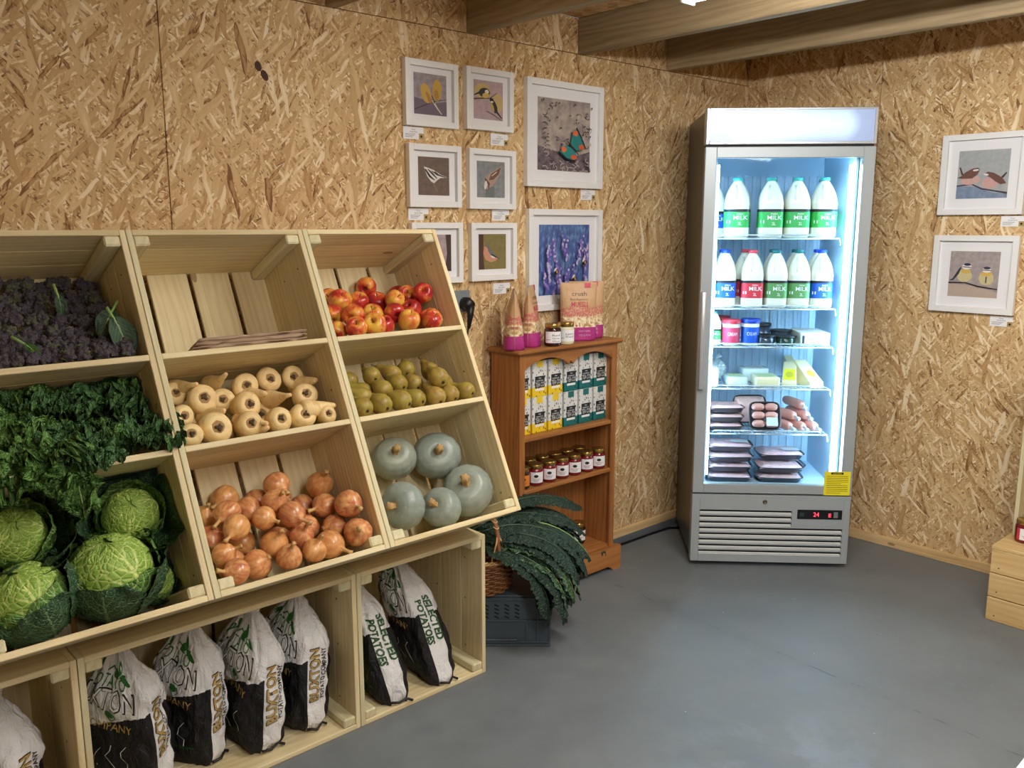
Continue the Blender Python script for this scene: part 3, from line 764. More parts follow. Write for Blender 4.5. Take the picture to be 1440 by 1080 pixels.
def savoy_leaf(R, th0, th1, half, flare, crinkle, seed, nu=22, nv=24, wave=0.04):
    """A leaf wrapped on a ball of radius R from polar angle th0 (base) to th1, bending out by flare."""
    o = Vector((seed * 1.7, seed * 0.9, seed * 2.3))
    def fn(u, v):
        a = (u - 0.5) * 2
        wid = half * (0.35 + 0.65 * math.sin(math.pi * min(1, 0.12 + v * 0.72))) * (1.0 - 0.25 * max(0, v - 0.8) / 0.2)
        th = th0 + (th1 - th0) * v; ph = a * wid
        rad = R * (1 + flare * v ** 3 * (1 - 0.25 * a * a) + wave * (v ** 2) * math.sin(7 * a + seed) * abs(a))
        rad += R * 0.05 * mnoise.noise(Vector((u * 6, v * 6, seed))) * (0.3 + v)
        rad += crinkle * (mnoise.noise(Vector((u * 22, v * 22, seed + 4))))
        # polar angle measured from -z (stalk end) up
        return Vector((rad * math.sin(th) * math.cos(ph), rad * math.sin(th) * math.sin(ph), -rad * math.cos(th)))
    V, Fc, UV = grid(fn, nu, nv)
    return mesh('leaf', V, Fc, True, uv=UV)
def keep_in(me, M, unit, s_lo, s_hi, clamp_x=True):
    """Press a soft leaf flat against the boards of its compartment instead of letting it pass through."""
    Mi = M.inverted(); o = unit_pt(0, 0, 0, 0)
    for v in me.vertices:
        w = M @ v.co; r = w - o; s = r.dot(US); d = r.dot(UN); x = w.x
        if d < 0.0: continue
        j = 0.002 * abs(mnoise.noise(v.co * 90))
        x2 = min(max(x, UX[unit][0] + 0.017 + j), UX[unit][1] - 0.018 - j) if clamp_x else x
        s2 = min(max(s, s_lo + 0.002 + j), s_hi - 0.017 - j); d2 = min(d, 0.259 - j)
        if (x2, s2, d2) != (x, s, d): v.co = Mi @ unit_pt(unit, x2, s2, d2)
    me.update(); return me
def cabbage(label, pos, axis, R, seed, spin, flare=0.45, outer=6):
    z = Vector(axis).normalized(); x = z.orthogonal().normalized(); y = z.cross(x)
    M = Matrix.Translation(pos) @ Matrix((x, y, z)).transposed().to_4x4() @ Matrix.Rotation(spin, 4, 'Z')
    t = thing('savoy_cabbage', label, 'cabbage', group='savoy cabbages in the display crate', matrix=M)
    q = random.Random(seed)
    # heart: tight overlapping leaves
    core = lathe_mesh('core', [(0.001, -0.9 * R), (0.5 * R, -0.75 * R), (0.8 * R, -0.4 * R), (0.9 * R, 0), (0.8 * R, 0.4 * R), (0.5 * R, 0.74 * R), (0.001, 0.88 * R)], 20)
    obj('core', core, t, plain('savoy_core', rgb(150, 184, 84), 0.5, var=0.15, scale=60))
    for k in range(4):
        me = savoy_leaf(R * (0.97 - 0.012 * k), 0.5, (3.0, 3.12, 3.0, 3.05)[k], (1.5, 1.6, 1.5, 1.5)[k], 0.0, 0.005, seed + k, wave=0.0)
        obj('heart_leaf', me, t, SAVOY_HEART, rot=(0, 0, k * 1.9 + q.uniform(-.2, .2)))
    for k in range(4):
        me = savoy_leaf(R * (1.02 + 0.02 * k), 0.35, 2.1 - 0.08 * (k % 2), 1.05, flare * 0.22, 0.005, seed + 10 + k)
        ra = k * 1.57 + 0.4 + q.uniform(-.2, .2)
        keep_in(me, M @ Matrix.Rotation(ra, 4, 'Z'), 0, SH[0], SH[1])
        obj('wrapper_leaf', me, t, SAVOY_MID, rot=(0, 0, ra))
    for k in range(outer):
        me = savoy_leaf(R * (1.1 + 0.025 * (k % 3)), 0.3, 1.95 + 0.12 * (k % 2), 0.85, flare * q.uniform(0.7, 1.15), 0.006, seed + 30 + k, wave=0.09)
        ra = k * 2 * math.pi / outer + q.uniform(-.25, .25)
        keep_in(me, M @ Matrix.Rotation(ra, 4, 'Z'), 0, SH[0], SH[1])
        obj('outer_leaf', me, t, SAVOY_OUT, rot=(0, 0, ra))
    return t
CAB = [((196, 722), 0.068, 0.15, (.05, -.42), 'savoy cabbage with a pale heart ringed by wide dark leaves, below the kale', 3, .5, 1.0, 9),
       ((160, 822), 0.098, 0.118, (-.05, -.72), 'large savoy cabbage with a veined green front leaf at the crate lip', 8, 2.2, .22, 5),
       ((24, 756), 0.068, 0.15, (-.1, -.5), 'savoy cabbage with a bright heart beside the hanging kale leaf', 15, 1.2, .95, 9),
       ((46, 872), 0.086, 0.11, (-.3, -.75), 'savoy cabbage showing a long pale midrib at the crate lip', 21, 4.2, .25, 5),
       ((236, 812), 0.05, 0.165, (.5, -.4), 'small savoy cabbage tucked in the crate corner behind the large one', 27, .2, .2, 5)]
for (c, R, d, st, lab, seed, spin, fl, ou) in CAB:
    p, x, s = unit_ray(c[0], c[1], d)
    s = max(s, SH[0] + R * 1.15); p = unit_pt(0, min(max(x, UX[0][0] + .02 + R), UX[0][1] - .02 - R * 1.1), s, d)
    cabbage(lab, p, view_axis(c[0], c[1], *st), R, seed, spin, fl, ou)

# curly kale: ruffled leaves
def kale_leaf(seed, L=0.13, W=0.05, curl=0.05, nu=56, nv=60):
    q = random.Random(seed)
    def fn(u, v):
        a = (u - 0.5) * 2; w = abs(a)
        wid = W * (math.sin(math.pi * min(1.0, 0.08 + 0.86 * v)) ** 0.4) * (1.0 + 0.2 * math.sin(v * 9 + seed))
        y = L * v; x = a * wid
        f = w ** 1.2 + 0.5 * max(0, v - 0.75) / 0.25
        z = f * 0.015 * math.sin(v * 21 + a * 3 + seed * 1.3) + f * 0.012 * math.sin(v * 43 + seed + 2 * a) + 0.008 * f * math.sin(a * 17 + seed)
        n1 = mnoise.noise(Vector((x * 75, y * 75, seed))); n2 = mnoise.noise(Vector((x * 230, y * 230, seed + 9))); n3 = mnoise.noise(Vector((y * 190, x * 190, seed + 19)))
        z += (0.35 + f) * (0.014 * n1 + 0.013 * n2)
        x += f * (0.010 * math.sin(v * 31 + seed) + 0.014 * n3); y += f * (0.012 * math.sin(v * 36 + 2 + seed) + 0.013 * n2)
        bend = curl * (v ** 2) * L / 0.13
        z += -bend + 0.02 * f - 0.0
        return Vector((x, y, z))
    V, Fc, UV = grid(fn, nu, nv)
    return mesh('blade', V, Fc, True, uv=UV)
def stem_mesh(L, curl, r=0.0035):
    return tube_mesh('stem', [(0, L * v, -curl * v * v - 0.002) for v in [-0.25, 0, .2, .4, .6, .8, .95]], [r * 1.3, r * 1.2, r, r * .85, r * .7, r * .5, r * .25], 6)
KALE_STEM = plain('kale_stem', rgb(142, 176, 98), 0.5)
kale_var = [kale_leaf(k, L=0.12 + 0.014 * (k % 3), W=0.048 + 0.006 * (k % 2), curl=0.02 + 0.02 * (k % 3)) for k in range(7)]
kale_stems = [stem_mesh(0.12 + 0.014 * (k % 3), 0.02 + 0.02 * (k % 3)) for k in range(7)]
KPX = []
for row, (y0, n, xs) in enumerate([(538, 7, (8, 205)), (556, 8, (-2, 212)), (578, 8, (6, 205)), (600, 8, (-4, 220)), (622, 8, (4, 222)), (642, 7, (-4, 150)), (660, 5, (4, 100))]):
    for k in range(n):
        KPX.append((xs[0] + (xs[1] - xs[0]) * k / (n - 1) + rng.uniform(-7, 7), y0 - (0.07 * (xs[0] + (xs[1] - xs[0]) * k / (n - 1))) + 8 + rng.uniform(-5, 5)))
KPX += [(230, 607), (222, 618), (212, 540), (150, 538), (95, 542), (80, 672), (108, 672), (96, 655)]
for i, (px, py) in enumerate(KPX):
    _p, x, s = unit_ray(px, py, 0.05)
    d = min(0.19, max(-0.012, 0.012 + 0.95 * (s - SH[1] - 0.02)))
    p, x, s = unit_ray(px, py, d)
    if px <= 216: p.x = min(p.x, UX[0][1] - 0.055)
    # blade lies over the heap, its tip falling towards the front
    over = (px < 120 and py > 650) or px > 216
    v = rng.randrange(7)
    tipdir = (-UN * rng.uniform(0.5, 1.0) + US * rng.uniform(-0.1, 0.5) + Vector((rng.uniform(-0.7, 0.7), 0, 0)))
    if py > 650: tipdir = -UN * 0.5 - US * 0.75 + Vector((rng.uniform(-.3, .3), 0, 0))
    if px > 216: tipdir = Vector((0.5, 0, 0)) - UN * 0.7
    tipdir.normalize()
    nrm = (US * 0.9 - UN * 0.5 + Vector((rng.uniform(-.35, .35), 0, 0))).normalized()
    xa = tipdir.cross(nrm).normalized(); nrm = xa.cross(tipdir).normalized()
    Rm = Matrix((xa, tipdir, nrm)).transposed().to_4x4()
    sc = rng.uniform(0.7, 0.9)
    lab = 'bright green curly kale leaf hanging over the shelf above the cabbages' if py > 648 else ('curly kale leaf spilling over the upright next to the parsnips' if px > 216 else 'green curly kale leaf, ' + heap_words(0, p, ('farthest from the parsnips', 'nearest the parsnips')))
    t = thing('kale_leaf', lab, 'kale', group='curly kale leaves', matrix=Matrix.Translation(p - tipdir * 0.06 * sc) @ Rm @ Matrix.Scale(sc, 4))
    KM = Matrix.Translation(p - tipdir * 0.06 * sc) @ Rm @ Matrix.Scale(sc, 4)
    km = keep_in(kale_var[v].copy(), KM, 0, SH[1], SH[2], px <= 216)
    obj('blade', km, t, KALE_B if (py > 645 or (px < 70 and py > 610) or rng.random() < 0.2) else KALE_A)
    obj('stem', keep_in(kale_stems[v].copy(), KM, 0, SH[1], SH[2], px <= 216), t, KALE_STEM)

# purple sprouting broccoli
def broc_mat():
    t = NT('purple_broccoli'); p = t.n('TexCoord').outputs['Object']; info = t.n('ObjectInfo').outputs['Random']
    v = t.n('TexVoronoi', {'Vector': p, 'Scale': 210.0}, feature='F1').outputs['Distance']
    g = t.noise(t.mapv(p, scale=(30, 30, 30)), 1.0, 2)
    c = t.mix(v, rgb(90, 80, 88), rgb(48, 41, 49))
    c = t.mix(t.ramp(t.math('ADD', g, t.math('MULTIPLY', info, 0.22)), [(0.62, 0.0), (0.78, 0.75)]), c, rgb(88, 92, 56))
    return t.done(t.bsdf(col=c, rough=0.65, spec=0.3, normal=t.bump(v, 0.7, 0.003)))
BROC = broc_mat()
BROC_STEM = plain('broccoli_stem', rgb(120, 132, 84), 0.6, var=0.15)
def broc_head(seed):
    bm = bmesh.new(); bmesh.ops.create_icosphere(bm, subdivisions=4, radius=1.0)
    for v in bm.verts:
        n = v.co.normalized()
        d = mnoise.voronoi(n * 1.7 + Vector((seed * 3.1, 0, seed)))[0][0]
        d2 = mnoise.voronoi(n * 6.5 + Vector((0, seed * 2.0, 0)))[0][0]
        k = 0.031 * (0.66 + 0.5 * (1 - min(1, d * 1.35)) + 0.09 * (1 - min(1, d2 * 1.6)))
        v.co = Vector((n.x * k, n.y * k, n.z * k * (0.85 if n.z > 0 else 0.55)))
    me = bpy.data.meshes.new('head'); bm.to_mesh(me); bm.free()
    me.polygons.foreach_set('use_smooth', [True] * len(me.polygons))
    return me
BH = [broc_head(k) for k in range(6)]
BS = tube_mesh('stem', [(0, 0, -0.06), (0.003, 0, -0.03), (0, 0, 0.0)], [0.006, 0.007, 0.012], 8)
yb = [405, 421, 437, 453, 469, 484, 498, 509]
for r_, y0 in enumerate(yb):
    n = 9 if r_ < 2 else 10
    for k in range(n):
        px = -6 + k * 19.5 + (9 if r_ % 2 else 0) + rng.uniform(-4, 4); py = y0 + rng.uniform(-4, 4) - (0.03 * px if r_ > 5 else 0)
        if px > 192 or (px > 150 and r_ < 1) or (px > 168 and r_ < 2): continue
        _p, x, s = unit_ray(px, py, 0.06)
        d = min(0.235, max(0.02, 0.018 + 1.15 * (s - SH[2] - 0.018)))
        p, x, s = unit_ray(px, py, d)
        p = unit_pt(0, min(p.x, UX[0][1] - 0.046), max(s, SH[2] + 0.024), min(d, 0.226))
        ax = (view_axis(px, py, rng.uniform(-.5, .5), rng.uniform(-.7, .1)) + Vector((0, 0, 0.4))).normalized()
        xx = ax.orthogonal().normalized(); yy = ax.cross(xx)
        sc = rng.uniform(0.66, 0.84)
        t = thing('purple_broccoli', 'dark purple sprouting broccoli, ' + heap_words(0, p, ('farthest from the empty shelf', 'nearest the empty shelf')), 'broccoli', group='purple broccoli heads', matrix=Matrix.Translation(p) @ Matrix((xx, yy, ax)).transposed().to_4x4() @ Matrix.Rotation(rng.uniform(0, 6), 4, 'Z') @ Matrix.Scale(sc, 4))
        obj('head', rng.choice(BH), t, BROC); obj('stem', BS, t, BROC_STEM)
def broad_leaf(name, L, W, curl, seed, thick=0.0):
    def fn(u, v):
        a = (u - 0.5) * 2
        wid = W * (math.sin(math.pi * (0.06 + 0.9 * v)) ** 0.7)
        return Vector((a * wid, L * v, -curl * v * v + 0.15 * wid * a * a * 1.5 + 0.006 * mnoise.noise(Vector((a * 3, v * 6, seed)))))
    V, Fc, UV = grid(fn, 16, 20); return mesh(name, V, Fc, True, uv=UV)
for i, (px, py, d, L, W, tip, lab) in enumerate([
    (174, 472, 0.035, 0.10, 0.034, (0.25, 0, -0.9), 'broad dark green leaf at the end of the broccoli heap'),
    (150, 452, 0.05, 0.07, 0.025, (-0.5, 0, -0.8), 'small curled green leaf among the broccoli heads'),
    (86, 428, 0.12, 0.05, 0.014, (0.1, 0, -0.9), 'narrow curved green leaf standing in the broccoli heap'),
    (48, 492, 0.012, 0.05, 0.012, (0.5, 0, -0.6), 'pale yellow-green leaf tuft at the front of the broccoli')]):
    p, x, s = unit_ray(px, py, d)
    td = (Vector(tip) - UN * 0.35).normalized(); nr = (-UN + US * 0.3).normalized(); xa = td.cross(nr).normalized(); nr = xa.cross(td)
    t = thing('broccoli_leaf', lab, 'leaf', matrix=Matrix.Translation(p - td * L * 0.5) @ Matrix((xa, td, nr)).transposed().to_4x4())
    obj('blade', broad_leaf('blade', L, W, 0.02, i), t, BROC_LEAF if i < 3 else KALE_B)
    obj('stem', tube_mesh('stem', [(0, -0.03, -0.004), (0, 0.0, -0.001), (0, L * .4, -0.004)], [0.004, 0.003, 0.0015], 6), t, KALE_STEM)

# ------------------------------------------------------------------ potato sacks
def sack_mat():
    t = NT('printed_potato_sack')
    uv = t.n('TexCoord').outputs['UV']; sx = t.n('SeparateXYZ', {0: uv}).outputs
    obp = t.n('TexCoord').outputs['Object']
    nz = t.math('SUBTRACT', t.noise(t.mapv(uv, scale=(70, 20, 1)), 1.0, 3), 0.5)
    au = t.math('ABSOLUTE', sx[0])
    edge = t.math('ADD', t.math('MULTIPLY_ADD', nz, 0.035, 0.475), t.math('MULTIPLY', t.math('SUBTRACT', 0.1, au), 0.5))
    low = t.math('LESS_THAN', sx[1], edge)
    stripe = t.math('LESS_THAN', au, 0.031)
    black = t.math('MULTIPLY', low, t.math('SUBTRACT', 1.0, stripe))
    c = t.mix(black, rgb(242, 241, 242), rgb(26, 25, 28))
    wr = t.noise(t.mapv(obp, scale=(1, 1, 0.5)), 34.0, 4, 0.6, 0.6)
    weave = t.noise(t.mapv(uv, scale=(500, 500, 1)), 1.0, 1)
    h = t.math('MULTIPLY_ADD', weave, 0.06, wr)
    return t.done(t.bsdf(col=c, rough=0.5, spec=0.35, normal=t.bump(h, 0.85, 0.025)))
SACK = sack_mat()
S_GOLD = plain('gold_print', rgb(184, 152, 84), 0.5); S_DARK = plain('dark_print', rgb(40, 32, 24), 0.5); S_GREEN = plain('green_print', rgb(44, 108, 44), 0.5)
S_DGREEN = plain('dark_green_print', rgb(36, 78, 40), 0.5); S_WHITE = plain('white_print', rgb(232, 232, 232), 0.5); S_BLACK = plain('black_print', rgb(22, 22, 24), 0.5)
def sack(label, base, yaw, lean, b=0.058, a=0.12, H=0.40, seed=0, front='BUXTON', neck='tied', fill=1.0):
    """base: floor point under the sack's middle; lean: horizontal shift (x, y) of the top; front gusset faces local -y."""
    t = thing('potato_sack', label, 'sack', loc=base, rot=(0, 0, yaw), group='potato sacks in the low crates')
    Li = Matrix.Rotation(-yaw, 2) @ Vector((lean[0], lean[1]))
    q = random.Random(seed)
    def half(v):
        # (half thickness, half depth) up the sack; gathers to a neck above 0.8
        if v < 0.1: k = 0.80 + 0.2 * math.sin(v / 0.1 * math.pi / 2); return b * k, a * k
        if v < 0.55: return b * (1 + 0.06 * math.sin((v - .1) / .45 * math.pi)), a
        w = (v - 0.55) / 0.33
        if w < 1: s_ = 0.5 + 0.5 * math.cos(w * math.pi); return 0.012 + (b - 0.012) * (s_ ** 0.8), 0.026 + (a - 0.026) * (s_ ** 0.7)
        w = (v - 0.88) / 0.12; return 0.012 + 0.012 * w, 0.026 + 0.018 * w
    e = 0.55
    def sec(th, v):
        bb, aa = half(v)
        c, s_ = math.cos(th), math.sin(th)
        return bb * math.copysign(abs(c) ** e, c), aa * math.copysign(abs(s_) ** e, s_)
    # arc-length table round the sack at mid height, from the front middle towards the left face
    N = 400; tab = [0.0]; pts = [sec(-math.pi / 2 - k / N * 2 * math.pi, 0.35) for k in range(N + 1)]
    for k in range(N): tab.append(tab[-1] + math.dist(pts[k], pts[k + 1]))
    per = tab[-1]
    def th_of(s_):
        s_ = s_ % per
        k = int(np.searchsorted(tab, s_)); k = max(1, min(N, k)); f_ = (s_ - tab[k - 1]) / max(1e-9, tab[k] - tab[k - 1])
        return -math.pi / 2 - (k - 1 + f_) / N * 2 * math.pi
    def S(s_, v, off=0.0):
        th = th_of(s_); x, y = sec(th, v)
        n = Vector((x / max(1e-4, b) ** 1, y / max(1e-4, a))).normalized() if (x or y) else Vector((0, 0))
        r1 = mnoise.noise(Vector((math.cos(th) * 1.6, math.sin(th) * 1.6, v * 5 + seed * 3.3)))
        r2 = mnoise.noise(Vector((math.cos(th) * 4.0, math.sin(th) * 4.0, v * 11 + seed * 1.3)))
        fold = (math.sin(th * 11 + seed) + 0.7 * math.sin(th * 17 + seed * 2 + v * 6)) * max(0, v - 0.5) * 0.03 * min(1, (1.02 - v) * 4)
        r3 = mnoise.noise(Vector((math.cos(th) * 9.0, math.sin(th) * 9.0, v * 22 + seed))); d = 0.013 * r1 + 0.008 * r2 + 0.003 * r3 + fold * 0.5 + off
        if v > 0.85: d *= 0.35
        z = H * v + (0.006 * r2 if v > 0.9 else 0)
        k = v ** 1.15
        return Vector((x + n.x * d + Li.x * k, y + n.y * d + Li.y * k, z))
    NU, NV = 72, 56
    V, Fc, UV = [], [], []
    for j in range(NV + 1):
        for i in range(NU):
            s_ = per * (i + 0.5) / NU; V.append(S(s_, j / NV)); su = s_ if s_ < per / 2 else s_ - per; UV.append((su, j / NV))
    for j in range(NV):
        for i in range(NU):
            i2 = (i + 1) % NU; Fc.append((j * NU + i2, j * NU + i, (j + 1) * NU + i, (j + 1) * NU + i2))
    Fc.append(tuple(range(NU))); 
    body = obj('body', mesh('body', V, Fc, True, uv=UV), t, SACK)
    # gathered frill above the tie
    ring = [S(per * k / 16, 0.885, 0.004) for k in range(17)]
    obj('tie', tube_mesh('tie', ring, 0.0028, 6), t, S_WHITE)
    # stitched strip at the foot
    f0 = S(0, 0.02, 0.004); 
    obj('foot_strip', tube_mesh('foot_strip', [S(0.03, 0.03, 0.003), f0 + Vector((0, -0.008, 0)), S(-0.03, 0.03, 0.003), S(-0.036, 0.015, 0.02)], 0.004, 6), t, S_BLACK)
    ins = 0.0016
    def pr(s0, v0, rot=0.0, off=ins):
        return lambda x, y: S(s0 - x, v0 + y / H, off)
    def dense(body_, w, h, m, fn, rot=0.0, bold=0.0):
        V2, F2 = text_fit(body_, w, h, bold)
        bm = bmesh.new(); vv = [bm.verts.new((x, y, 0)) for x, y in V2]
        for f_ in F2:
            try: bm.faces.new([vv[i] for i in f_])
            except ValueError: pass
        bmesh.ops.triangulate(bm, faces=bm.faces[:])
        for _ in range(2):
            long = [ed for ed in bm.edges if ed.calc_length() > 0.012]
            if long: bmesh.ops.subdivide_edges(bm, edges=long, cuts=1)
            bmesh.ops.triangulate(bm, faces=bm.faces[:])
        c, s_ = math.cos(rot), math.sin(rot)
        P = [fn(v.co.x * c - v.co.y * s_, v.co.x * s_ + v.co.y * c) for v in bm.verts]; bm.verts.index_update()
        F3 = [tuple(v.index for v in f_.verts) for f_ in bm.faces]; bm.free()
        return obj('lettering', mesh('lettering', P, F3), body, m)
    if front == 'BUXTON':
        dense('BUXTON', 0.158, 0.033, S_DARK, pr(0.009, 0.40, off=ins), math.pi / 2, 0.045)
        dense('BUXTON', 0.153, 0.029, S_GOLD, pr(0.009, 0.40, off=ins + .0008), math.pi / 2, 0.02)
        dense('POTATO COMPANY', 0.150, 0.0125, S_DARK, pr(-0.0165, 0.40), math.pi / 2, 0.02)
    else:
        dense('SELECTED', 0.132, 0.028, S_DGREEN, pr(-0.016, 0.47), -math.pi / 2, 0.045)
        dense('POTATOES', 0.132, 0.028, S_DGREEN, pr(0.017, 0.45), -math.pi / 2, 0.045)
    # the logo on the broad face
    c0 = 0.058 + 0.105                                   # arc position of the broad face's middle
    tilt = -0.12
    dense('POTATO', 0.13, 0.028, S_GREEN, pr(c0 - 0.01, 0.70), tilt)
    dense('BUXTON', 0.19, 0.055, S_BLACK, pr(c0, 0.605), tilt, 0.035)
    dense('BUXTON', 0.182, 0.047, S_WHITE, pr(c0, 0.605, off=ins + .0008), tilt)
    dense('COMPANY', 0.145, 0.022, S_GOLD, pr(c0 - 0.005, 0.43), tilt)
    dense('local potatoes', 0.12, 0.013, S_GREEN, pr(c0 - 0.02, 0.13), 0.0)
    fn = pr(c0, 0.66)
    for k, (lx, ly, rx, ry, ro) in enumerate([(-0.08, 0.035, 0.018, 0.007, 0.7), (-0.05, 0.05, 0.016, 0.006, 2.2), (0.045, 0.038, 0.018, 0.008, 0.4), (0.075, 0.02, 0.016, 0.006, -0.6), (0.065, 0.05, 0.014, 0.006, 1.3), (0.02, -0.062, 0.010, 0.006, -1.2)]):
        flat('vine_leaf', ellipse(lx, ly, rx * 1.25, ry * 1.3, ro, 14), body, S_GREEN, fn)
    for k, pts in enumerate([[(-0.09, 0.0), (-0.075, 0.03), (-0.045, 0.045), (-0.01, 0.04), (0.02, 0.05), (0.05, 0.035), (0.08, 0.03)], [(0.01, -0.06), (0.02, -0.085), (0.035, -0.075), (0.03, -0.06)], [(-0.07, -0.02), (-0.06, -0.06), (-0.065, -0.1)]]):
        V2 = []
        for x, y in pts: V2 += [fn(x, y - 0.0022), fn(x, y + 0.0022)] if k == 0 else [fn(x - 0.002, y), fn(x + 0.002, y)]
        obj('vine_print', mesh('vine_print', V2, [(2 * j, 2 * j + 1, 2 * j + 3, 2 * j + 2) for j in range(len(pts) - 1)]), body, S_GREEN)
    for k in range(3):                                   # pale roots on the dark ground
        pts = [(-0.05 + 0.045 * k + 0.012 * math.sin(j * 1.7 + k), -0.155 - 0.016 * j) for j in range(5)]
        V2, F2 = [], []
        for j, (x, y) in enumerate(pts): V2 += [fn(x - 0.0012, y), fn(x + 0.0012, y)]
        F2 = [(2 * j, 2 * j + 1, 2 * j + 3, 2 * j + 2) for j in range(len(pts) - 1)]
        obj('root_print', mesh('root_print', V2, F2), body, S_WHITE)
    return t
def at_front(px, py, y): q = ony(px, py, y); return q.x
R_ = math.radians
sack('white potato sack with a slumped folded top, alone in its crate', (0.345, 2.235, 0.016), R_(22), (0.02, 0.03), seed=1, H=0.40, b=0.07)
sack('potato sack against the crate divider, broad logo face turned outward', (0.672, 2.235, 0.016), R_(32), (-0.02, 0.02), seed=2, b=0.06, a=0.098, H=0.43)
sack('potato sack twisted with crooked lettering, second from the crate divider', (0.822, 2.245, 0.016), R_(28), (0.035, 0.05), seed=3, b=0.056, a=0.098, H=0.42)
sack('leaning potato sack, third from the divider, gold lettering up its edge', (0.975, 2.215, 0.016), R_(8), (0.05, 0.03), seed=4, b=0.056, a=0.12, H=0.425)
sack('potato sack at the end of the row, propped by the crate side', (1.128, 2.225, 0.016), R_(4), (0.04, 0.03), seed=5, b=0.06, a=0.12, H=0.43)
sack('slim sack lettered selected potatoes beside the crate upright', (1.405, 2.15, 0.016), R_(-4), (-0.035, 0.2), seed=6, b=0.055, a=0.10, H=0.43, front='SELECTED')
sack('plump sack lettered selected potatoes next to the bare crate side', (1.59, 2.155, 0.016), R_(-2), (-0.03, 0.2), seed=7, b=0.062, a=0.10, H=0.43, front='SELECTED')

# ------------------------------------------------------------------ stained pine shelf cabinet and what stands on it
CX0, CX1, CY0, CY1 = 2.19, 2.745, 2.385, 2.54        # carcass
cab = thing('shelf_cabinet', 'orange stained pine open shelf cabinet with a scalloped valance against the board wall', 'cabinet', ((CX0 + CX1) / 2, (CY0 + CY1) / 2, 0))
_o = Vector(((CX0 + CX1) / 2, (CY0 + CY1) / 2, 0))
def cb(name, lo, hi, bev=0.002, m=None): return board(name, Vector(lo) - _o, Vector(hi) - _o, m or ORANGE_PINE, cab, bev)
Z1, Z2, ZB, ZT = 0.668, 0.458, 0.115, 0.995          # shelf tops, base, underside of the top
cb('side_panel', (CX0, CY0, 0.01), (CX0 + 0.02, CY1, ZT)); cb('side_panel', (CX1 - 0.02, CY0, 0.01), (CX1, CY1, ZT))
cb('face_post', (CX0, CY0 - 0.012, 0.1), (CX0 + 0.028, CY0, ZT)); cb('face_post', (CX1 - 0.028, CY0 - 0.012, 0.1), (CX1, CY0, ZT))
cb('top', (CX0 - 0.02, CY0 - 0.03, ZT), (CX1 + 0.02, CY1 + 0.006, ZT + 0.018), bev=0.007)
for z in (Z1, Z2): cb('shelf', (CX0 + 0.02, CY0 - 0.008, z - 0.018), (CX1 - 0.02, CY1 - 0.012, z), bev=0.003)
cb('base_shelf', (CX0 + 0.02, CY0 - 0.004, ZB - 0.018), (CX1 - 0.02, CY1 - 0.012, ZB))
n = 7
for k in range(n):
    w = (CX1 - CX0 - 0.042) / n; cb('back_board', (CX0 + 0.021 + k * w + 0.001, CY1 - 0.011, 0.05), (CX0 + 0.021 + (k + 1) * w - 0.001, CY1, ZT), bev=0.0025)
# plinth with a shaped lower edge
def cut_board(name, outline, y0, y1):
    """Thick board with a 2-D outline in x, z."""
    m = len(outline); V = [(x - _o.x, y0 - _o.y, z) for x, z in outline] + [(x - _o.x, y1 - _o.y, z) for x, z in outline]
    Fc = [tuple(range(m)), tuple(reversed(range(m, 2 * m)))] + [(i, m + i, m + (i + 1) % m, (i + 1) % m) for i in range(m)]
    return obj(name, mesh(name, V, Fc), cab, ORANGE_PINE)
px0, px1 = CX0 - 0.032, CX1 + 0.034
foot = [(px0, 0.0), (px0 + 0.05, 0.0), (px0 + 0.06, 0.012), (px0 + 0.085, 0.022), (px1 - 0.085, 0.022), (px1 - 0.06, 0.012), (px1 - 0.05, 0.0), (px1, 0.0), (px1, 0.10), (px0, 0.10)]
cut_board('plinth', foot, CY0 - 0.026, CY0 - 0.008)
for x0 in (px0, px1 - 0.016): cb('plinth_return', (x0, CY0 - 0.008, 0.0), (x0 + 0.016, CY1 + 0.006, 0.1))
cb('plinth_cap', (px0, CY0 - 0.027, 0.1), (px1, CY0 - 0.004, 0.106), bev=0.002)
# scalloped valance under the top: two arches meeting in a point
va = []
L = CX1 - CX0 - 0.056
for k in range(41):
    f = k / 40; x = CX0 + 0.028 + L * f
    g = (f * 2) % 1.0 if f < 1 else 1.0
    z = ZT - 0.062 + 0.038 * math.sin(math.pi * min(1, max(0, g))) ** 0.8
    if abs(f - 0.5) < 0.07: z = ZT - 0.058 - 0.010 * math.cos((f - 0.5) / 0.07 * math.pi) + (0.022 if abs(f - 0.5) < 0.013 else 0)
    va.append((x, z))
cut_board('valance', va + [(CX1 - 0.028, ZT), (CX0 + 0.028, ZT)], CY0 - 0.01, CY0 + 0.004)
q = ony(852, 779, CY0 - 0.0275); mk = plain('dark_green_mark', rgb(44, 62, 40), 0.6)
flat('painted_sprig', [(q.x - _o.x + a, b + q.z) for a, b in ((-0.03, 0.012), (-0.012, 0.016), (0.0, 0.01), (0.004, -0.012), (0.001, -0.012), (-0.004, 0.004), (-0.015, 0.008), (-0.02, -0.006), (-0.024, -0.006))], cab, mk, lambda x, y: (x, CY0 - 0.0266 - _o.y, y))

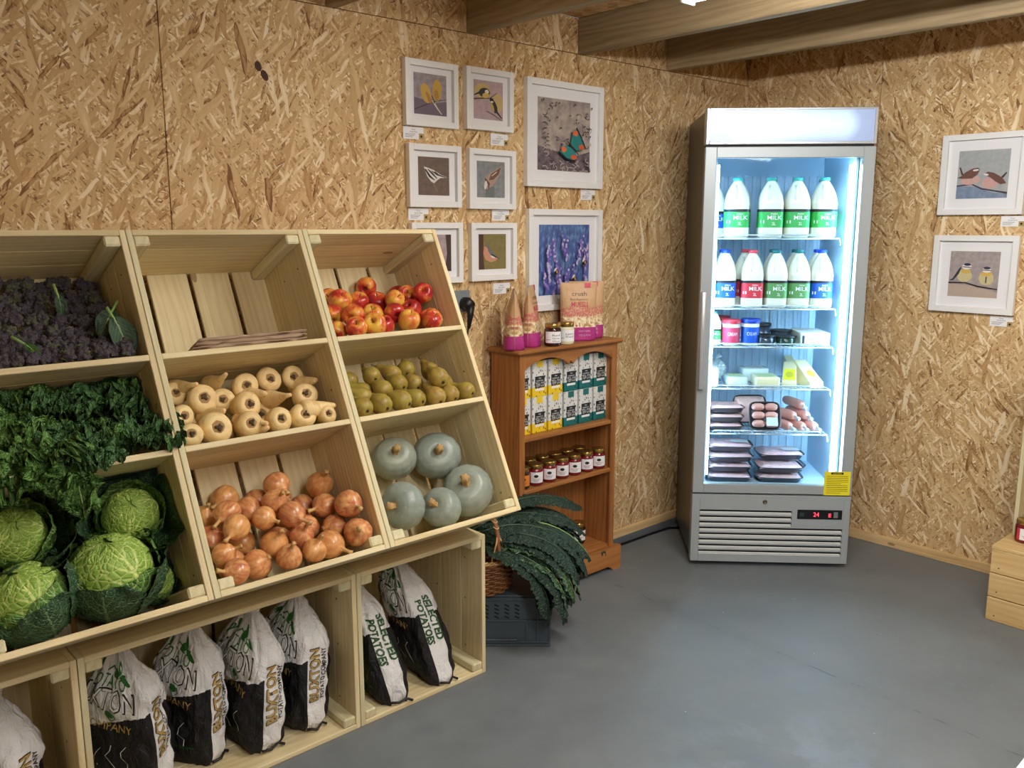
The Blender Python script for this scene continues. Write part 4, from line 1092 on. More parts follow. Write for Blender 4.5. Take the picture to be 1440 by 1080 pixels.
# tea cartons, two high
def spot_mat(name, low, split):
    t = NT(name); p = t.n('TexCoord').outputs['Object']; sz = t.n('SeparateXYZ', {0: p}).outputs[2]
    v = t.n('TexVoronoi', {'Vector': t.mapv(p, scale=(1, 1, 0.6)), 'Scale': 120.0}, feature='F1'); r = t.n('SeparateColor', {0: v.outputs['Color']}).outputs
    sp = t.math('MULTIPLY', t.math('GREATER_THAN', r[0], 0.4), t.math('LESS_THAN', v.outputs['Distance'], 0.36))
    nz = t.noise(t.mapv(p, scale=(60, 60, 60)), 1.0, 1)
    lowm = t.math('LESS_THAN', sz, t.math('MULTIPLY_ADD', nz, 0.012, split - 0.006))
    c = t.mix(lowm, rgb(222, 222, 220), low); c = t.mix(t.math('MULTIPLY', sp, 0.85), c, rgb(36, 38, 40))
    return t.done(t.bsdf(col=c, rough=0.45, spec=0.4))
TEA_Y = spot_mat('yellow_tea_carton', rgb(240, 204, 40), -0.034); TEA_T = spot_mat('teal_tea_carton', rgb(24, 108, 108), -0.034)
PL_Y = plain('yellow_flap', rgb(240, 204, 40), 0.5); PL_T = plain('teal_flap', rgb(24, 108, 108), 0.5); LBL_BLACK = plain('label_black', rgb(18, 20, 24), 0.5); LBL_WHITE = plain('label_white', rgb(236, 236, 236), 0.5)
def tea(x, z, teal, lower, lab):
    W, D, H = 0.078, 0.075, 0.143
    t = thing('tea_carton', lab, 'carton', (x, CY0 + 0.03 + D / 2, z), group='tea cartons on the cabinet shelf')
    box('carton', (-W / 2, -D / 2, 0), (W / 2, D / 2, H), TEA_T if teal else TEA_Y, t, bev=0.001)
    yf = -D / 2 - 0.0006
    fn = lambda u, v: (u, yf, v); fn2 = lambda u, v: (u, yf - 0.0005, v)
    R4 = lambda x0, x1, y0, y1: [(x0, y0), (x1, y0), (x1, y1), (x0, y1)]
    lb = flat('label', R4(-0.026, 0.026, 0.036, 0.082), t, LBL_BLACK, fn)
    lettering('TEA CO', 0.046, 0.018, LBL_WHITE, t, lambda u, v: fn2(u, v + 0.049))
    lettering('SUFFOLK', 0.036, 0.0065, LBL_WHITE, t, lambda u, v: fn2(u, v + 0.064)) if False else lettering('NORFOLK', 0.038, 0.0065, LBL_WHITE, t, lambda u, v: fn2(u, v + 0.064))
    lettering('~', 0.014, 0.004, LBL_WHITE, t, lambda u, v: fn2(u, v + 0.074))
    flat('strap_line', R4(-0.024, 0.024, 0.024, 0.033), t, LBL_WHITE, fn)
    flat('front_flap', R4(-0.017, 0.017, 0.118, 0.143), t, PL_T if teal else PL_Y, fn)
    return t
for lower in (1, 0):
    for k in range(6):
        x = CX0 + 0.056 + k * 0.0885
        side = 'teal' if k >= 3 else 'yellow'
        kk = k % 3
        pos = [('end of the row by the cabinet side', 'middle of the yellow three', 'next to the teal cartons'), ('next to the yellow cartons', 'middle of the teal three', 'end of the row by the cabinet post')][k >= 3][kk]
        tea(x, Z1 + 0.0005 if lower else Z1 + 0.1445, k >= 3, lower, f"{side} and white tea carton, {'lower' if lower else 'upper'} layer, {pos}")

# jars
GOLD = plain('gold_lid', rgb(186, 152, 84), 0.25, metal=0.9); JAM = plain('red_jam', rgb(116, 14, 28), 0.12, coat=0.6); JAM_DK = plain('dark_chutney', rgb(52, 20, 18), 0.12, coat=0.6)
CREAM = plain('pale_curd', rgb(230, 222, 190), 0.15, coat=0.6); ORANGE = plain('orange_label', rgb(222, 132, 44), 0.5); PINKL = plain('pink_label_print', rgb(196, 60, 70), 0.5)
def jar(label, loc, r, h, fillm, labelm, rot=0.0, group=None, mark='ellipse', words=None, lid=GOLD):
    t = thing('jar', label, 'jar', loc, (0, 0, rot), group=group)
    prof = [(r * 0.86, 0), (r * 0.97, 0.004), (r, 0.009), (r, h * 0.70), (r * 0.97, h * 0.75), (r * 0.86, h * 0.79), (r * 0.84, h * 0.82)]
    obj('glass', lathe_mesh('glass', prof, 28), t, fillm)
    obj('lid', lathe_mesh('lid', [(r * 0.88, h * 0.80), (r * 0.93, h * 0.81), (r * 0.93, h * 0.97), (r * 0.88, h), (r * 0.1, h * 0.995)], 28), t, lid)
    def wrap(u, v, off=0.0008): a = -math.pi / 2 + u / r; return ((r + off) * math.cos(a), (r + off) * math.sin(a), v)
    def patch(nm, u0, u1, v0, v1, m, off=0.0008):
        V, Fc, UV = grid(lambda a, b: wrap(u0 + (u1 - u0) * a, v0 + (v1 - v0) * b, off), 12, 1); return obj(nm, mesh(nm, V, Fc), t, m)
    patch('label', -r * 1.05, r * 1.05, h * 0.16, h * 0.66, labelm)
    if mark == 'ellipse':
        flat('emblem', ellipse(0, h * 0.48, r * 0.28, h * 0.07), t, LBL_BLACK, lambda u, v: wrap(u, v, 0.0016))
        for j in range(3): patch('print_line', -r * (0.5 - .1 * j), r * (0.5 - .1 * j), h * (0.34 - 0.055 * j), h * (0.355 - 0.055 * j), PINKL if j == 0 else INK, 0.0016)
        patch('print_band', -r * 1.05, -r * 0.72, h * 0.16, h * 0.66, PINKL, 0.0014)
    if words:
        for j, wd in enumerate(words): lettering(wd, r * 0.9, h * 0.08, LBL_BLACK, t, lambda u, v, j=j: wrap(u + r * 0.3, v + h * (0.5 - 0.13 * j), 0.0016))
        patch('print_line', -r * 0.9, -r * 0.35, h * 0.3, h * 0.315, INK, 0.0016)
    return t
fr = math.radians(-38)
jx = [ony(x, 668, CY0 + 0.04).x for x in (744, 761, 778, 793, 808, 822, 836)]
for k, x in enumerate(jx):
    x = CX0 + 0.052 + k * 0.0735
    lab = 'honey jar with an orange label and gold lid on the cabinet shelf' if k == 0 else 'red jam jar with a white label in the front row of the cabinet shelf'
    jar(lab, (x, CY0 + 0.032, Z2 + 0.0005), 0.031, 0.086, JAM_DK if k == 0 else JAM, ORANGE if k == 0 else CARD, fr if k else fr * 0.8, group='front jars on the cabinet shelf')
for k in range(6):
    jar('jam jar in the back row behind the white-labelled jars', (CX0 + 0.085 + k * 0.0735, CY0 + 0.104, Z2 + 0.0005), 0.031, 0.086, JAM, CARD, fr, group='back jars on the cabinet shelf')
q = onz(814, 735, ZB)
jar('lone dark jar with a gold lid on the cabinet base, above the black kale', (CX1 - 0.10, CY0 + 0.105, ZB + 0.0005), 0.033, 0.09, JAM_DK, CARD, fr)
jar('dark jar in the shadowed back of the cabinet base', (CX1 - 0.20, CY0 + 0.105, ZB + 0.0005), 0.033, 0.09, JAM_DK, CARD, fr)
ZTOP = ZT + 0.0185
jl = onz(774, 485, ZTOP)
jar('dark chutney jar with a white label on the cabinet top', (2.378, CY0 + 0.004, ZTOP), 0.0335, 0.088, JAM_DK, CARD, fr, mark=None, words=('Red', 'Onion', 'Chut'))
jar('pale curd jar with a white label on the cabinet top', (2.452, CY0 + 0.004, ZTOP), 0.033, 0.088, CREAM, CARD, fr, mark=None, words=('Lem', 'Curd'))

# stand-up muesli pouches
def pouch_mat():
    t = NT('muesli_pouch'); uv = t.n('TexCoord').outputs['UV']; s = t.n('SeparateXYZ', {0: uv}).outputs
    v = t.n('TexVoronoi', {'Vector': t.mapv(uv, scale=(22, 30, 1)), 'Scale': 1.0}, feature='F1'); k = t.n('SeparateColor', {0: v.outputs['Color']}).outputs[0]
    oats = t.ramp(k, [(0.0, rgb(170, 130, 84)), (0.3, rgb(214, 184, 136)), (0.7, rgb(236, 220, 186)), (0.93, rgb(240, 228, 200)), (1.0, rgb(160, 40, 50))])
    nz = t.noise(t.mapv(uv, scale=(40, 2, 1)), 1.0, 2)
    c = t.mix(t.math('GREATER_THAN', s[1], t.math('MULTIPLY_ADD', nz, 0.10, 0.38)), oats, rgb(204, 164, 122))
    red = t.math('MULTIPLY', t.math('MULTIPLY', t.math('GREATER_THAN', s[1], 0.42), t.math('LESS_THAN', s[1], t.math('MULTIPLY_ADD', nz, 0.30, 0.42))), t.math('GREATER_THAN', t.noise(t.mapv(uv, scale=(26, 22, 1)), 1.0, 1), 0.46))
    c = t.mix(t.math('MULTIPLY', red, 0.8), c, rgb(202, 92, 104))
    c = t.mix(t.math('LESS_THAN', s[1], 0.235), c, rgb(176, 52, 130))
    wr = t.noise(t.mapv(uv, scale=(4, 6, 1)), 1.5, 3)
    return t.done(t.bsdf(col=c, rough=0.42, spec=0.4, normal=t.bump(wr, 0.35, 0.01)))
POUCH = pouch_mat(); P_RED = plain('raspberry_print', rgb(206, 72, 96), 0.5); P_BROWN = plain('brown_print', rgb(92, 66, 50), 0.5); P_PALE = plain('pale_pink_print', rgb(228, 170, 206), 0.5)
def pouch(label, loc, yaw, W=0.13, D=0.07, H=0.235, seed=0):
    t = thing('muesli_pouch', label, 'pouch', loc, (0, 0, yaw), group='muesli pouches on the cabinet top')
    def S(u, v, off=0.0):
        th = u * 2 * math.pi; d = D / 2 * (max(0.0, 1 - v ** 1.6) ** 0.9) + 0.0015
        w = W / 2 * (1.0 - 0.05 * math.sin(v * math.pi) - (0.06 if v < 0.1 else 0) * (0.1 - v) * 10)
        c, s_ = math.cos(th), math.sin(th)
        x = w * math.copysign(abs(c) ** 0.7, c); y = d * math.copysign(abs(s_) ** 0.8, s_)
        y += 0.004 * mnoise.noise(Vector((x * 20, v * 5, seed + (3 if s_ > 0 else 0)))) * (1 if v > 0.05 else 0)
        n = -1 if s_ < 0 else 1
        return Vector((x, y + n * off, H * v))
    V, Fc, UV = grid(S, 48, 30, wrap_u=True)
    UV = [(abs(V[i].x / W + 0.5), uv[1]) for i, uv in enumerate(UV)]
    Fc.append(tuple(reversed(range(48)))); Fc.append(tuple(30 * 48 + k for k in range(48)))
    b = obj('bag', mesh('bag', V, Fc, True, uv=UV), t, POUCH)
    def front(x, y):
        c = max(-0.999, min(0.999, x / (W / 2))); v = y / H
        a = math.copysign(abs(c) ** (1 / 0.7), c); th = -math.acos(max(-1, min(1, a)))
        p = S((th / (2 * math.pi)) % 1.0, v, 0.0015); return p
    lettering('crush', 0.062, 0.018, P_BROWN, b, lambda x, y: front(x + 0.0, y + H * 0.81))
    lettering('Real Raspberry', 0.075, 0.010, P_BROWN, b, lambda x, y: front(x, y + H * 0.71))
    lettering('MUESLI', 0.07, 0.02, P_RED, b, lambda x, y: front(x, y + H * 0.63), bold=0.015)
    for j in range(2): lettering('OATY & FRUITY' if False else 'HIGH FIBRE' if j == 0 else 'VEGAN', 0.05, 0.008, P_PALE, b, lambda x, y, j=j: front(x + 0.02, y + H * (0.17 - 0.07 * j)))
    flat('corner_tab', [(x + 0.036, y + H * 0.95) for x, y in ((-0.013, -0.01), (0.013, -0.01), (0.013, 0.01), (-0.013, 0.01))], b, P_RED, front)
    # gusset seams and the crimped top seal
    for sx in (-1, 1): obj('seam', tube_mesh('seam', [S(0.0 if sx > 0 else 0.5, v, 0) + Vector((sx * 0.001, 0, 0)) for v in (0.02, .2, .4, .6, .8, 0.97)], 0.0014, 5), t, plain('pouch_seam', rgb(196, 158, 118), 0.5))
    box('top_seal', (-W / 2 * 0.99, -0.002, H * 0.975), (W / 2 * 0.99, 0.002, H), plain('pouch_seal', rgb(206, 168, 128), 0.45), t, bev=0.0006)
    return t
pouch('muesli pouch standing edge-on at the corner of the cabinet top', (2.208, CY0 + 0.042, ZTOP), math.radians(50), seed=1, H=0.225, W=0.115, D=0.078)
pouch('muesli pouch turned half sideways beside the dark chutney jar', (2.312, CY0 + 0.058, ZTOP), math.radians(34), seed=2, H=0.235, W=0.115, D=0.07)
pouch('muesli pouch facing out behind the pale curd jar', (2.575, CY0 + 0.055, ZTOP), math.radians(-34), seed=3, H=0.235, W=0.15, D=0.06)
pouch('muesli pouch half hidden behind the one facing out', (2.66, CY0 + 0.092, ZTOP), math.radians(-34), seed=4, H=0.235, W=0.15, D=0.06)

# ------------------------------------------------------------------ framed pictures and their cards
def pane_mat(name, tint=(1, 1, 1, 1), refl=0.06):
    t = NT(name)
    tr = t.n('BsdfTransparent', {0: tint}).outputs[0]; gl = t.n('BsdfGlossy', {0: (1, 1, 1, 1), 'Roughness': 0.03}).outputs[0]
    fr = t.n('LayerWeight', {0: 0.12}).outputs['Fresnel']
    f = t.math('MULTIPLY', fr, refl * 14)
    return t.done(t.n('MixShader', {0: f, 1: tr, 2: gl}).outputs[0])
PANE = pane_mat('picture_glass', refl=0.05)
def paint(name, a, b, sc=5.0, stretch=(1, 1, 1), c=None):
    t = NT(name); p = t.coord('Object', scale=tuple(k * sc * 10 for k in stretch)); n1 = t.noise(p, 1.0, 4, 0.6)
    colr = t.mix(t.ramp(n1, [(0.35, 0.0), (0.65, 1.0)]), a, b)
    if c is not None: colr = t.mix(t.ramp(t.noise(p, 2.3, 3), [(0.5, 0.0), (0.68, 0.8)]), colr, c)
    return t.done(t.bsdf(col=colr, rough=0.55, spec=0.3))
_ink = {}
def ink(r, g, b):
    if (r, g, b) not in _ink: _ink[(r, g, b)] = plain('paint_%d_%d_%d' % (r, g, b), rgb(r, g, b), 0.6, var=0.15, scale=220)
    return _ink[(r, g, b)]
def stroke(pts, w):
    """A tapering brush stroke outline along pts."""
    L, R2 = [], []
    for i, (x, y) in enumerate(pts):
        x2, y2 = pts[min(i + 1, len(pts) - 1)]; x1, y1 = pts[max(i - 1, 0)]
        dx, dy = x2 - x1, y2 - y1; l = math.hypot(dx, dy) or 1
        ww = w[i] if isinstance(w, (list, tuple)) else w
        L.append((x - dy / l * ww, y + dx / l * ww)); R2.append((x + dy / l * ww, y - dx / l * ww))
    return L + R2[::-1]
def picture(label, M, W, H, rail, iw, ih, bg, shapes, depth=0.024, off=(0, 0)):
    """M: world matrix, local x right, z up, -y out of the wall; origin at the bottom middle of the back. iw, ih: print size. shapes: (name, pts 0..1, material)."""
    t = thing('framed_picture', label, 'picture', matrix=M)
    for nm, lo, hi in (('frame_rail', (-W / 2, -depth, 0), (-W / 2 + rail, 0, H)), ('frame_rail', (W / 2 - rail, -depth, 0), (W / 2, 0, H)), ('frame_rail', (-W / 2 + rail, -depth, 0), (W / 2 - rail, 0, rail)), ('frame_rail', (-W / 2 + rail, -depth, H - rail), (W / 2 - rail, 0, H))):
        box(nm, lo, hi, WHITE, t, bev=0.001)
    box('mount_board', (-W / 2 + rail, -0.008, rail), (W / 2 - rail, -0.003, H - rail), CARD, t, bev=0)
    x0, z0 = -iw / 2 + off[0], (H - ih) / 2 + off[1]
    pr = box('print', (x0, -0.0088, z0), (x0 + iw, -0.008, z0 + ih), bg, t, bev=0)
    for k, (nm, pts, m) in enumerate(shapes):
        y = -0.0008 - 0.00012 * (k + 1)
        pts = [(min(1, max(0, x)), min(1, max(0, z))) for x, z in pts]
        flat(nm, pts, pr, m, lambda x, z, y=y: ((x - 0.5) * iw, y, (z - 0.5) * ih))
    box('glass', (-W / 2 + rail * 0.9, -0.0155, rail * 0.9), (W / 2 - rail * 0.9, -0.0145, H - rail * 0.9), PANE, t, bev=0)
    return t
def card(M, label, w=0.088, h=0.042):
    t = thing('picture_card', label, 'card', matrix=M, group='printed cards under the pictures')
    box('paper', (-w / 2, -0.0025, 0), (w / 2, -0.001, h), CARD, t, bev=0)
    fn = lambda x, y: (x, -0.003, y)
    for k, (bw, z) in enumerate(((0.016, 0.033), (0.034, 0.0255))): lettering('Garden Birds' if k else 'Print', bw, 0.0045, INK, t, lambda x, y, z=z: fn(x, y + z))
    for k in range(3): flat('print_line', [(-0.036, 0.017 - 0.005 * k), (0.008 - 0.006 * k, 0.017 - 0.005 * k), (0.008 - 0.006 * k, 0.0182 - 0.005 * k), (-0.036, 0.0182 - 0.005 * k)], t, INK, fn)
    flat('sticker', [(w / 2 - 0.021, 0.0005), (w / 2, 0.0005), (w / 2, 0.021), (w / 2 - 0.021, 0.021)], t, plain('card_flower', rgb(176, 150, 92), 0.6, var=0.3, scale=300), fn)
    flat('sticker_centre', ellipse(w / 2 - 0.011, 0.011, 0.0045, 0.0045), t, LBL_BLACK, lambda x, y: (x, -0.0034, y))
    return t
def on_left(x0, x1, z0): return Matrix.Translation(((x0 + x1) / 2, LW, z0))
def on_right(y0, y1, z0): return Matrix.Translation((RW, (y0 + y1) / 2, z0)) @ Matrix.Rotation(-math.pi / 2, 4, 'Z')
E_ = ellipse
BLK, WHT = ink(30, 28, 34), ink(226, 222, 218)
S_ = 0.231
# 1 two yellow birds
picture('small white framed painting of two round yellow birds from behind', on_left(1.809, 2.04, 1.816), .231, .221, .021, .142, .138, paint('grey_wash', rgb(172, 164, 168), rgb(140, 130, 140)), [
    ('painted_ground', [(0, 0), (1, 0), (1, .36), (.6, .3), (.3, .36), (0, .4)], ink(112, 98, 116)),
    ('painted_branch', stroke([(0, .1), (.3, .22), (.6, .34), (1, .42)], [.012, .014, .012, .006]), ink(66, 58, 70)),
    ('painted_bird', E_(.36, .52, .15, .25, .35), ink(206, 166, 82)), ('painted_bird', E_(.7, .62, .14, .27, -.05), ink(200, 160, 72)),
    ('painted_wing', E_(.44, .42, .05, .16, .5), ink(176, 128, 60)), ('painted_wing', E_(.68, .5, .07, .14, .1), ink(178, 132, 62)),
    ('painted_tail', stroke([(.56, .36), (.7, .18), (.84, .04)], [.03, .02, .012]), ink(214, 204, 190)), ('painted_tail', stroke([(.54, .48), (.62, .3)], [.012, .02]), ink(78, 66, 62))])
# 2 two tits
picture('small white framed painting of two tits on thin twigs, pink and ochre ground', on_left(2.078, 2.308, 1.822), .23, .219, .021, .142, .138, paint('pink_wash', rgb(196, 172, 176), rgb(178, 156, 164)), [
    ('painted_wash', E_(.3, .72, .28, .2), ink(200, 176, 112)), ('painted_wash', E_(.8, .45, .2, .25), ink(202, 178, 122)),
    ('painted_twig', stroke([(0, .5), (.3, .54), (.55, .56), (.8, .72)], [.02, .016, .012, .008]), ink(70, 54, 48)),
    ('painted_bird', E_(.36, .69, .19, .12, .1), ink(56, 54, 66)), ('painted_breast', E_(.4, .62, .12, .07, .2), ink(206, 180, 92)), ('painted_cheek', E_(.44, .72, .07, .05), WHT),
    ('painted_tail', stroke([(.2, .68), (.0, .6)], [.03, .012]), ink(48, 46, 58)),
    ('painted_bird', E_(.68, .36, .1, .19, .5), ink(50, 42, 46)), ('painted_breast', E_(.62, .34, .05, .14, .45), ink(198, 170, 112)), ('painted_cap', E_(.6, .52, .07, .05), BLK), ('painted_cheek', E_(.61, .47, .05, .025), WHT),
    ('painted_tail', stroke([(.78, .22), (.95, .06)], [.03, .014]), ink(40, 34, 38)), ('painted_twig', stroke([(.42, .22), (.66, .14), (.95, .0)], [.01, .012, .012]), ink(60, 44, 40))])
# 3 black and white bird on brown
picture('small white framed painting of a striped black and white bird, brown ground', on_left(1.818, 2.051, 1.539), .233, .217, .021, .138, .133, paint('brown_wash', rgb(122, 104, 94), rgb(104, 88, 82)), [
    ('painted_bird', [(.18, .74), (.3, .72), (.5, .66), (.72, .55), (.93, .48), (.7, .46), (.6, .4), (.5, .32), (.4, .36), (.28, .5)], WHT),
    ('painted_stripe', stroke([(.22, .68), (.36, .5), (.52, .4)], [.02, .03, .01]), BLK), ('painted_stripe', stroke([(.3, .68), (.46, .56), (.6, .44)], [.012, .026, .01]), BLK), ('painted_stripe', stroke([(.42, .64), (.6, .55), (.88, .48)], [.01, .022, .008]), BLK),
    ('painted_wing', stroke([(.52, .62), (.7, .52)], [.02, .008]), ink(58, 50, 52)), ('painted_twig', stroke([(.45, .33), (.62, .08)], .008), ink(150, 128, 108))])
# 4 speckled bird on grey
picture('small white framed painting of a speckled brown bird, grey-green ground', on_left(2.088, 2.32, 1.536), .232, .219, .021, .138, .133, paint('cool_wash', rgb(150, 150, 156), rgb(122, 130, 132)), [
    ('painted_post', [(.3, 0), (.62, 0), (.62, .3), (.3, .3)], ink(110, 116, 116)),
    ('painted_bird', [(.9, .92), (.82, .66), (.66, .42), (.5, .3), (.36, .22), (.24, .3), (.26, .5), (.42, .66), (.62, .74)], ink(176, 148, 132)),
    ('painted_wing', [(.86, .86), (.78, .66), (.58, .5), (.42, .48), (.5, .66), (.66, .74)], ink(112, 78, 66)), ('painted_stripe', stroke([(.28, .52), (.42, .38), (.4, .22)], [.02, .03, .01]), ink(70, 48, 44)),
    ('painted_breast', E_(.3, .34, .05, .12, -.2), WHT), ('painted_stripe', stroke([(.52, .6), (.7, .72)], .014), ink(220, 196, 176))])
# 5 half hidden
picture('small white framed picture half hidden behind the apple crate', on_left(1.823, 2.055, 1.266), .232, .219, .021, .138, .133, paint('mauve_wash', rgb(184, 168, 172), rgb(164, 146, 150)), [
    ('painted_trunk', [(.78, 0), (1, 0), (1, 1), (.82, 1), (.86, .5)], ink(66, 50, 48)), ('painted_bird', [(.45, .95), (.62, .7), (.74, .4), (.7, .2), (.56, .4), (.42, .7)], ink(120, 116, 124)), ('painted_breast', E_(.7, .4, .06, .2, .1), ink(196, 150, 130))])
# 6 nuthatch
picture('small white framed painting of a nuthatch head down on a trunk, olive ground', on_left(2.095, 2.325, 1.267), .23, .218, .021, .138, .133, paint('olive_wash', rgb(140, 126, 78), rgb(126, 116, 72)), [
    ('painted_trunk', [(0, 0), (.2, 0), (.16, .4), (.17, 1), (0, 1)], ink(82, 50, 42)),
    ('painted_breast', [(.2, .66), (.16, .46), (.24, .28), (.42, .2), (.62, .24), (.7, .32), (.5, .42), (.36, .5), (.3, .62)], ink(206, 146, 116)),
    ('painted_back', [(.28, .86), (.34, .7), (.42, .56), (.56, .42), (.74, .31), (.62, .33), (.44, .38), (.34, .52), (.3, .66)], ink(104, 112, 124)), ('painted_eye_stripe', stroke([(.46, .42), (.6, .36), (.76, .3)], [.02, .016, .006]), BLK), ('painted_cheek', E_(.5, .35, .09, .025, -.4), WHT)])
# 7 butterfly
sh = []
q = random.Random(4)
for k in range(110):
    x, y = q.random(), q.random() ** 1.5 * 0.85; 
    if abs(x - .5) < .22 and y > .45: continue
    an = q.uniform(0, 6); pts = [(x + 0.03 * j * math.cos(an + .5 * j), y + 0.022 * j * math.sin(an + .5 * j)) for j in range(4)]
    sh.append(('painted_stem', stroke(pts, .006), ink(74, 62, 70) if k % 2 else ink(186, 172, 172)))
for k in range(34): sh.append(('painted_seed_head', E_(q.random(), q.uniform(.35, .97), .016, .012), ink(96, 80, 92)))
sh += [('painted_wing', [(.56, .36), (.6, .52), (.68, .6), (.78, .5), (.84, .36), (.8, .3), (.68, .3)], ink(38, 128, 128)), ('painted_wing', [(.56, .34), (.46, .36), (.36, .26), (.5, .18), (.62, .16), (.7, .18), (.66, .28)], ink(42, 136, 134)),
       ('painted_wing_edge', stroke([(.68, .62), (.78, .48), (.86, .34)], .012), ink(28, 34, 52)), ('painted_wing_edge', stroke([(.34, .27), (.5, .17), (.66, .14)], .012), ink(30, 34, 50)),
       ('painted_wing_spot', E_(.66, .54, .05, .04), ink(222, 110, 60)), ('painted_wing_spot', E_(.44, .3, .05, .04), ink(222, 112, 64)), ('painted_wing_spot', E_(.78, .35, .05, .04), ink(214, 92, 52)), ('painted_wing_spot', E_(.63, .2, .06, .035), ink(214, 94, 54)), ('painted_body', stroke([(.5, .42), (.6, .34), (.72, .24)], [.008, .016, .008]), ink(48, 38, 40))]
picture('large white framed painting of a turquoise and orange butterfly over grey stems', on_left(2.378, 2.815, 1.627), .437, .41, .024, .30, .278, paint('butterfly_ground', rgb(190, 178, 166), rgb(146, 132, 132), 2.0), [('painted_undergrowth', [(0, 0), (1, 0), (1, .3), (.7, .22), (.4, .26), (0, .34)], paint('undergrowth', rgb(92, 80, 88), rgb(128, 116, 120), 4.0))] + sh)
# 8 lavender
sh = []
for k in range(22):
    x0 = q.uniform(.04, .96); top = q.uniform(.25, .88) if k % 3 else q.uniform(.2, .5); wv = q.uniform(-.05, .05)
    n = 11
    for j in range(n):
        f = j / (n - 1); sh.append(('painted_floret', E_(x0 + wv * f + q.uniform(-.025, .025), top - .3 * f, .018 + .012 * f, .02, q.uniform(0, 3), 8), ink(*q.choice([(150, 130, 204), (122, 100, 184), (186, 168, 222), (104, 88, 176), (200, 186, 226)]))))
for x, y in ((.24, .33), (.6, .22), (.8, .45)):
    sh += [('painted_bee', E_(x, y, .05, .028, .3, 12), BLK), ('painted_bee_band', E_(x + .012, y + .006, .014, .024, .3, 10), ink(214, 160, 60)), ('painted_bee_wing', E_(x - .02, y + .04, .035, .016, .8, 10), WHT)]
picture('large white framed painting of purple lavender and bees behind the muesli pouches', on_left(2.39, 2.82, 1.132), .43, .408, .024, .295, .285, paint('lavender_sky', rgb(86, 118, 176), rgb(66, 74, 142), 2.5, (1, 1, .5), rgb(128, 166, 206)), sh)
# 9 wrens
picture('square white framed painting of two brown wrens on a branch, blue-grey ground', on_right(1.255, 1.585, 1.519), .33, .327, .024, .198, .194, paint('wren_ground', rgb(178, 178, 180), rgb(160, 168, 170)), [
    ('painted_water', [(0, 0), (1, 0), (1, .08), (.7, .12), (.4, .24), (0, .28)], paint('blue_wash', rgb(112, 136, 164), rgb(140, 152, 176), 5)),
    ('painted_branch', stroke([(0, .27), (.3, .3), (.5, .2), (.75, .15), (1, .1)], [.014, .014, .016, .014, .022]), ink(56, 44, 58)),
    ('painted_breast', E_(.27, .38, .2, .09, .1), ink(206, 166, 160)), ('painted_bird', [(.0, .44), (.1, .42), (.3, .42), (.4, .5), (.44, .6), (.4, .64), (.3, .63), (.16, .56), (.08, .48)], ink(108, 72, 62)), ('painted_tail', stroke([(.1, .5), (.04, .66)], [.02, .014]), ink(70, 50, 50)), ('painted_cheek', E_(.36, .59, .06, .02, .1), WHT),
    ('painted_breast', E_(.66, .32, .16, .12, .1), ink(204, 160, 156)), ('painted_bird', [(.52, .5), (.6, .55), (.72, .52), (.88, .42), (.97, .3), (.86, .28), (.76, .34), (.66, .42)], ink(104, 68, 58)), ('painted_tail', stroke([(.88, .42), (.96, .52)], [.024, .014]), ink(66, 46, 46)), ('painted_cheek', E_(.57, .49, .05, .02, -.2), WHT)])
# 10 blue tits
picture('square white framed painting of two blue tits on a dark branch, taupe ground', on_right(1.252, 1.587, 1.113), .335, .322, .024, .196, .19, paint('taupe_wash', rgb(156, 144, 146), rgb(178, 166, 164)), [
    ('painted_ground', [(0, 0), (1, 0), (1, .12), (.5, .26), (0, .28)], ink(186, 166, 152)),
    ('painted_breast', E_(.32, .46, .15, .14), ink(206, 192, 146)), ('painted_wing', [(.0, .34), (.08, .4), (.2, .62), (.26, .68), (.2, .5), (.1, .36)], ink(44, 46, 62)), ('painted_chest', E_(.34, .56, .1, .05), ink(214, 176, 86)), ('painted_face', E_(.35, .66, .1, .06), WHT), ('painted_cap', E_(.36, .71, .07, .03), ink(34, 38, 72)), ('painted_eye_stripe', stroke([(.26, .66), (.44, .645)], .008), BLK),
    ('painted_breast', E_(.76, .42, .15, .15), ink(204, 190, 142)), ('painted_chest', E_(.76, .52, .11, .05), ink(216, 178, 84)), ('painted_face', E_(.76, .6, .09, .055), WHT), ('painted_cap', E_(.76, .645, .07, .028), ink(34, 38, 72)), ('painted_eye_stripe', stroke([(.67, .6), (.85, .595)], .008), BLK), ('painted_belly_line', stroke([(.76, .46), (.76, .32)], .014), ink(88, 82, 82)),
    ('painted_branch', stroke([(0, .3), (.35, .31), (.6, .24), (1, .19)], [.016, .014, .018, .012]), ink(42, 30, 34))])
for (x, z, lab) in ((1.853, 1.771, 'white printed card under the two yellow birds painting'), (2.252, 1.773, 'white printed card under the two tits painting'), (2.748, 1.581, 'white printed card under the butterfly painting'), (1.868, 1.493, 'white printed card under the striped bird painting'), (2.258, 1.493, 'white printed card under the speckled bird painting'), (2.262, 1.212, 'white printed card under the nuthatch painting')):
    card(Matrix.Translation((x, LW, z)), lab)
for (y, z, lab) in ((1.292, 1.471, 'white printed card under the two wrens painting'), (1.297, 1.064, 'white printed card under the two blue tits painting')):
    card(Matrix.Translation((RW, y, z)) @ Matrix.Rotation(-math.pi / 2, 4, 'Z'), lab)
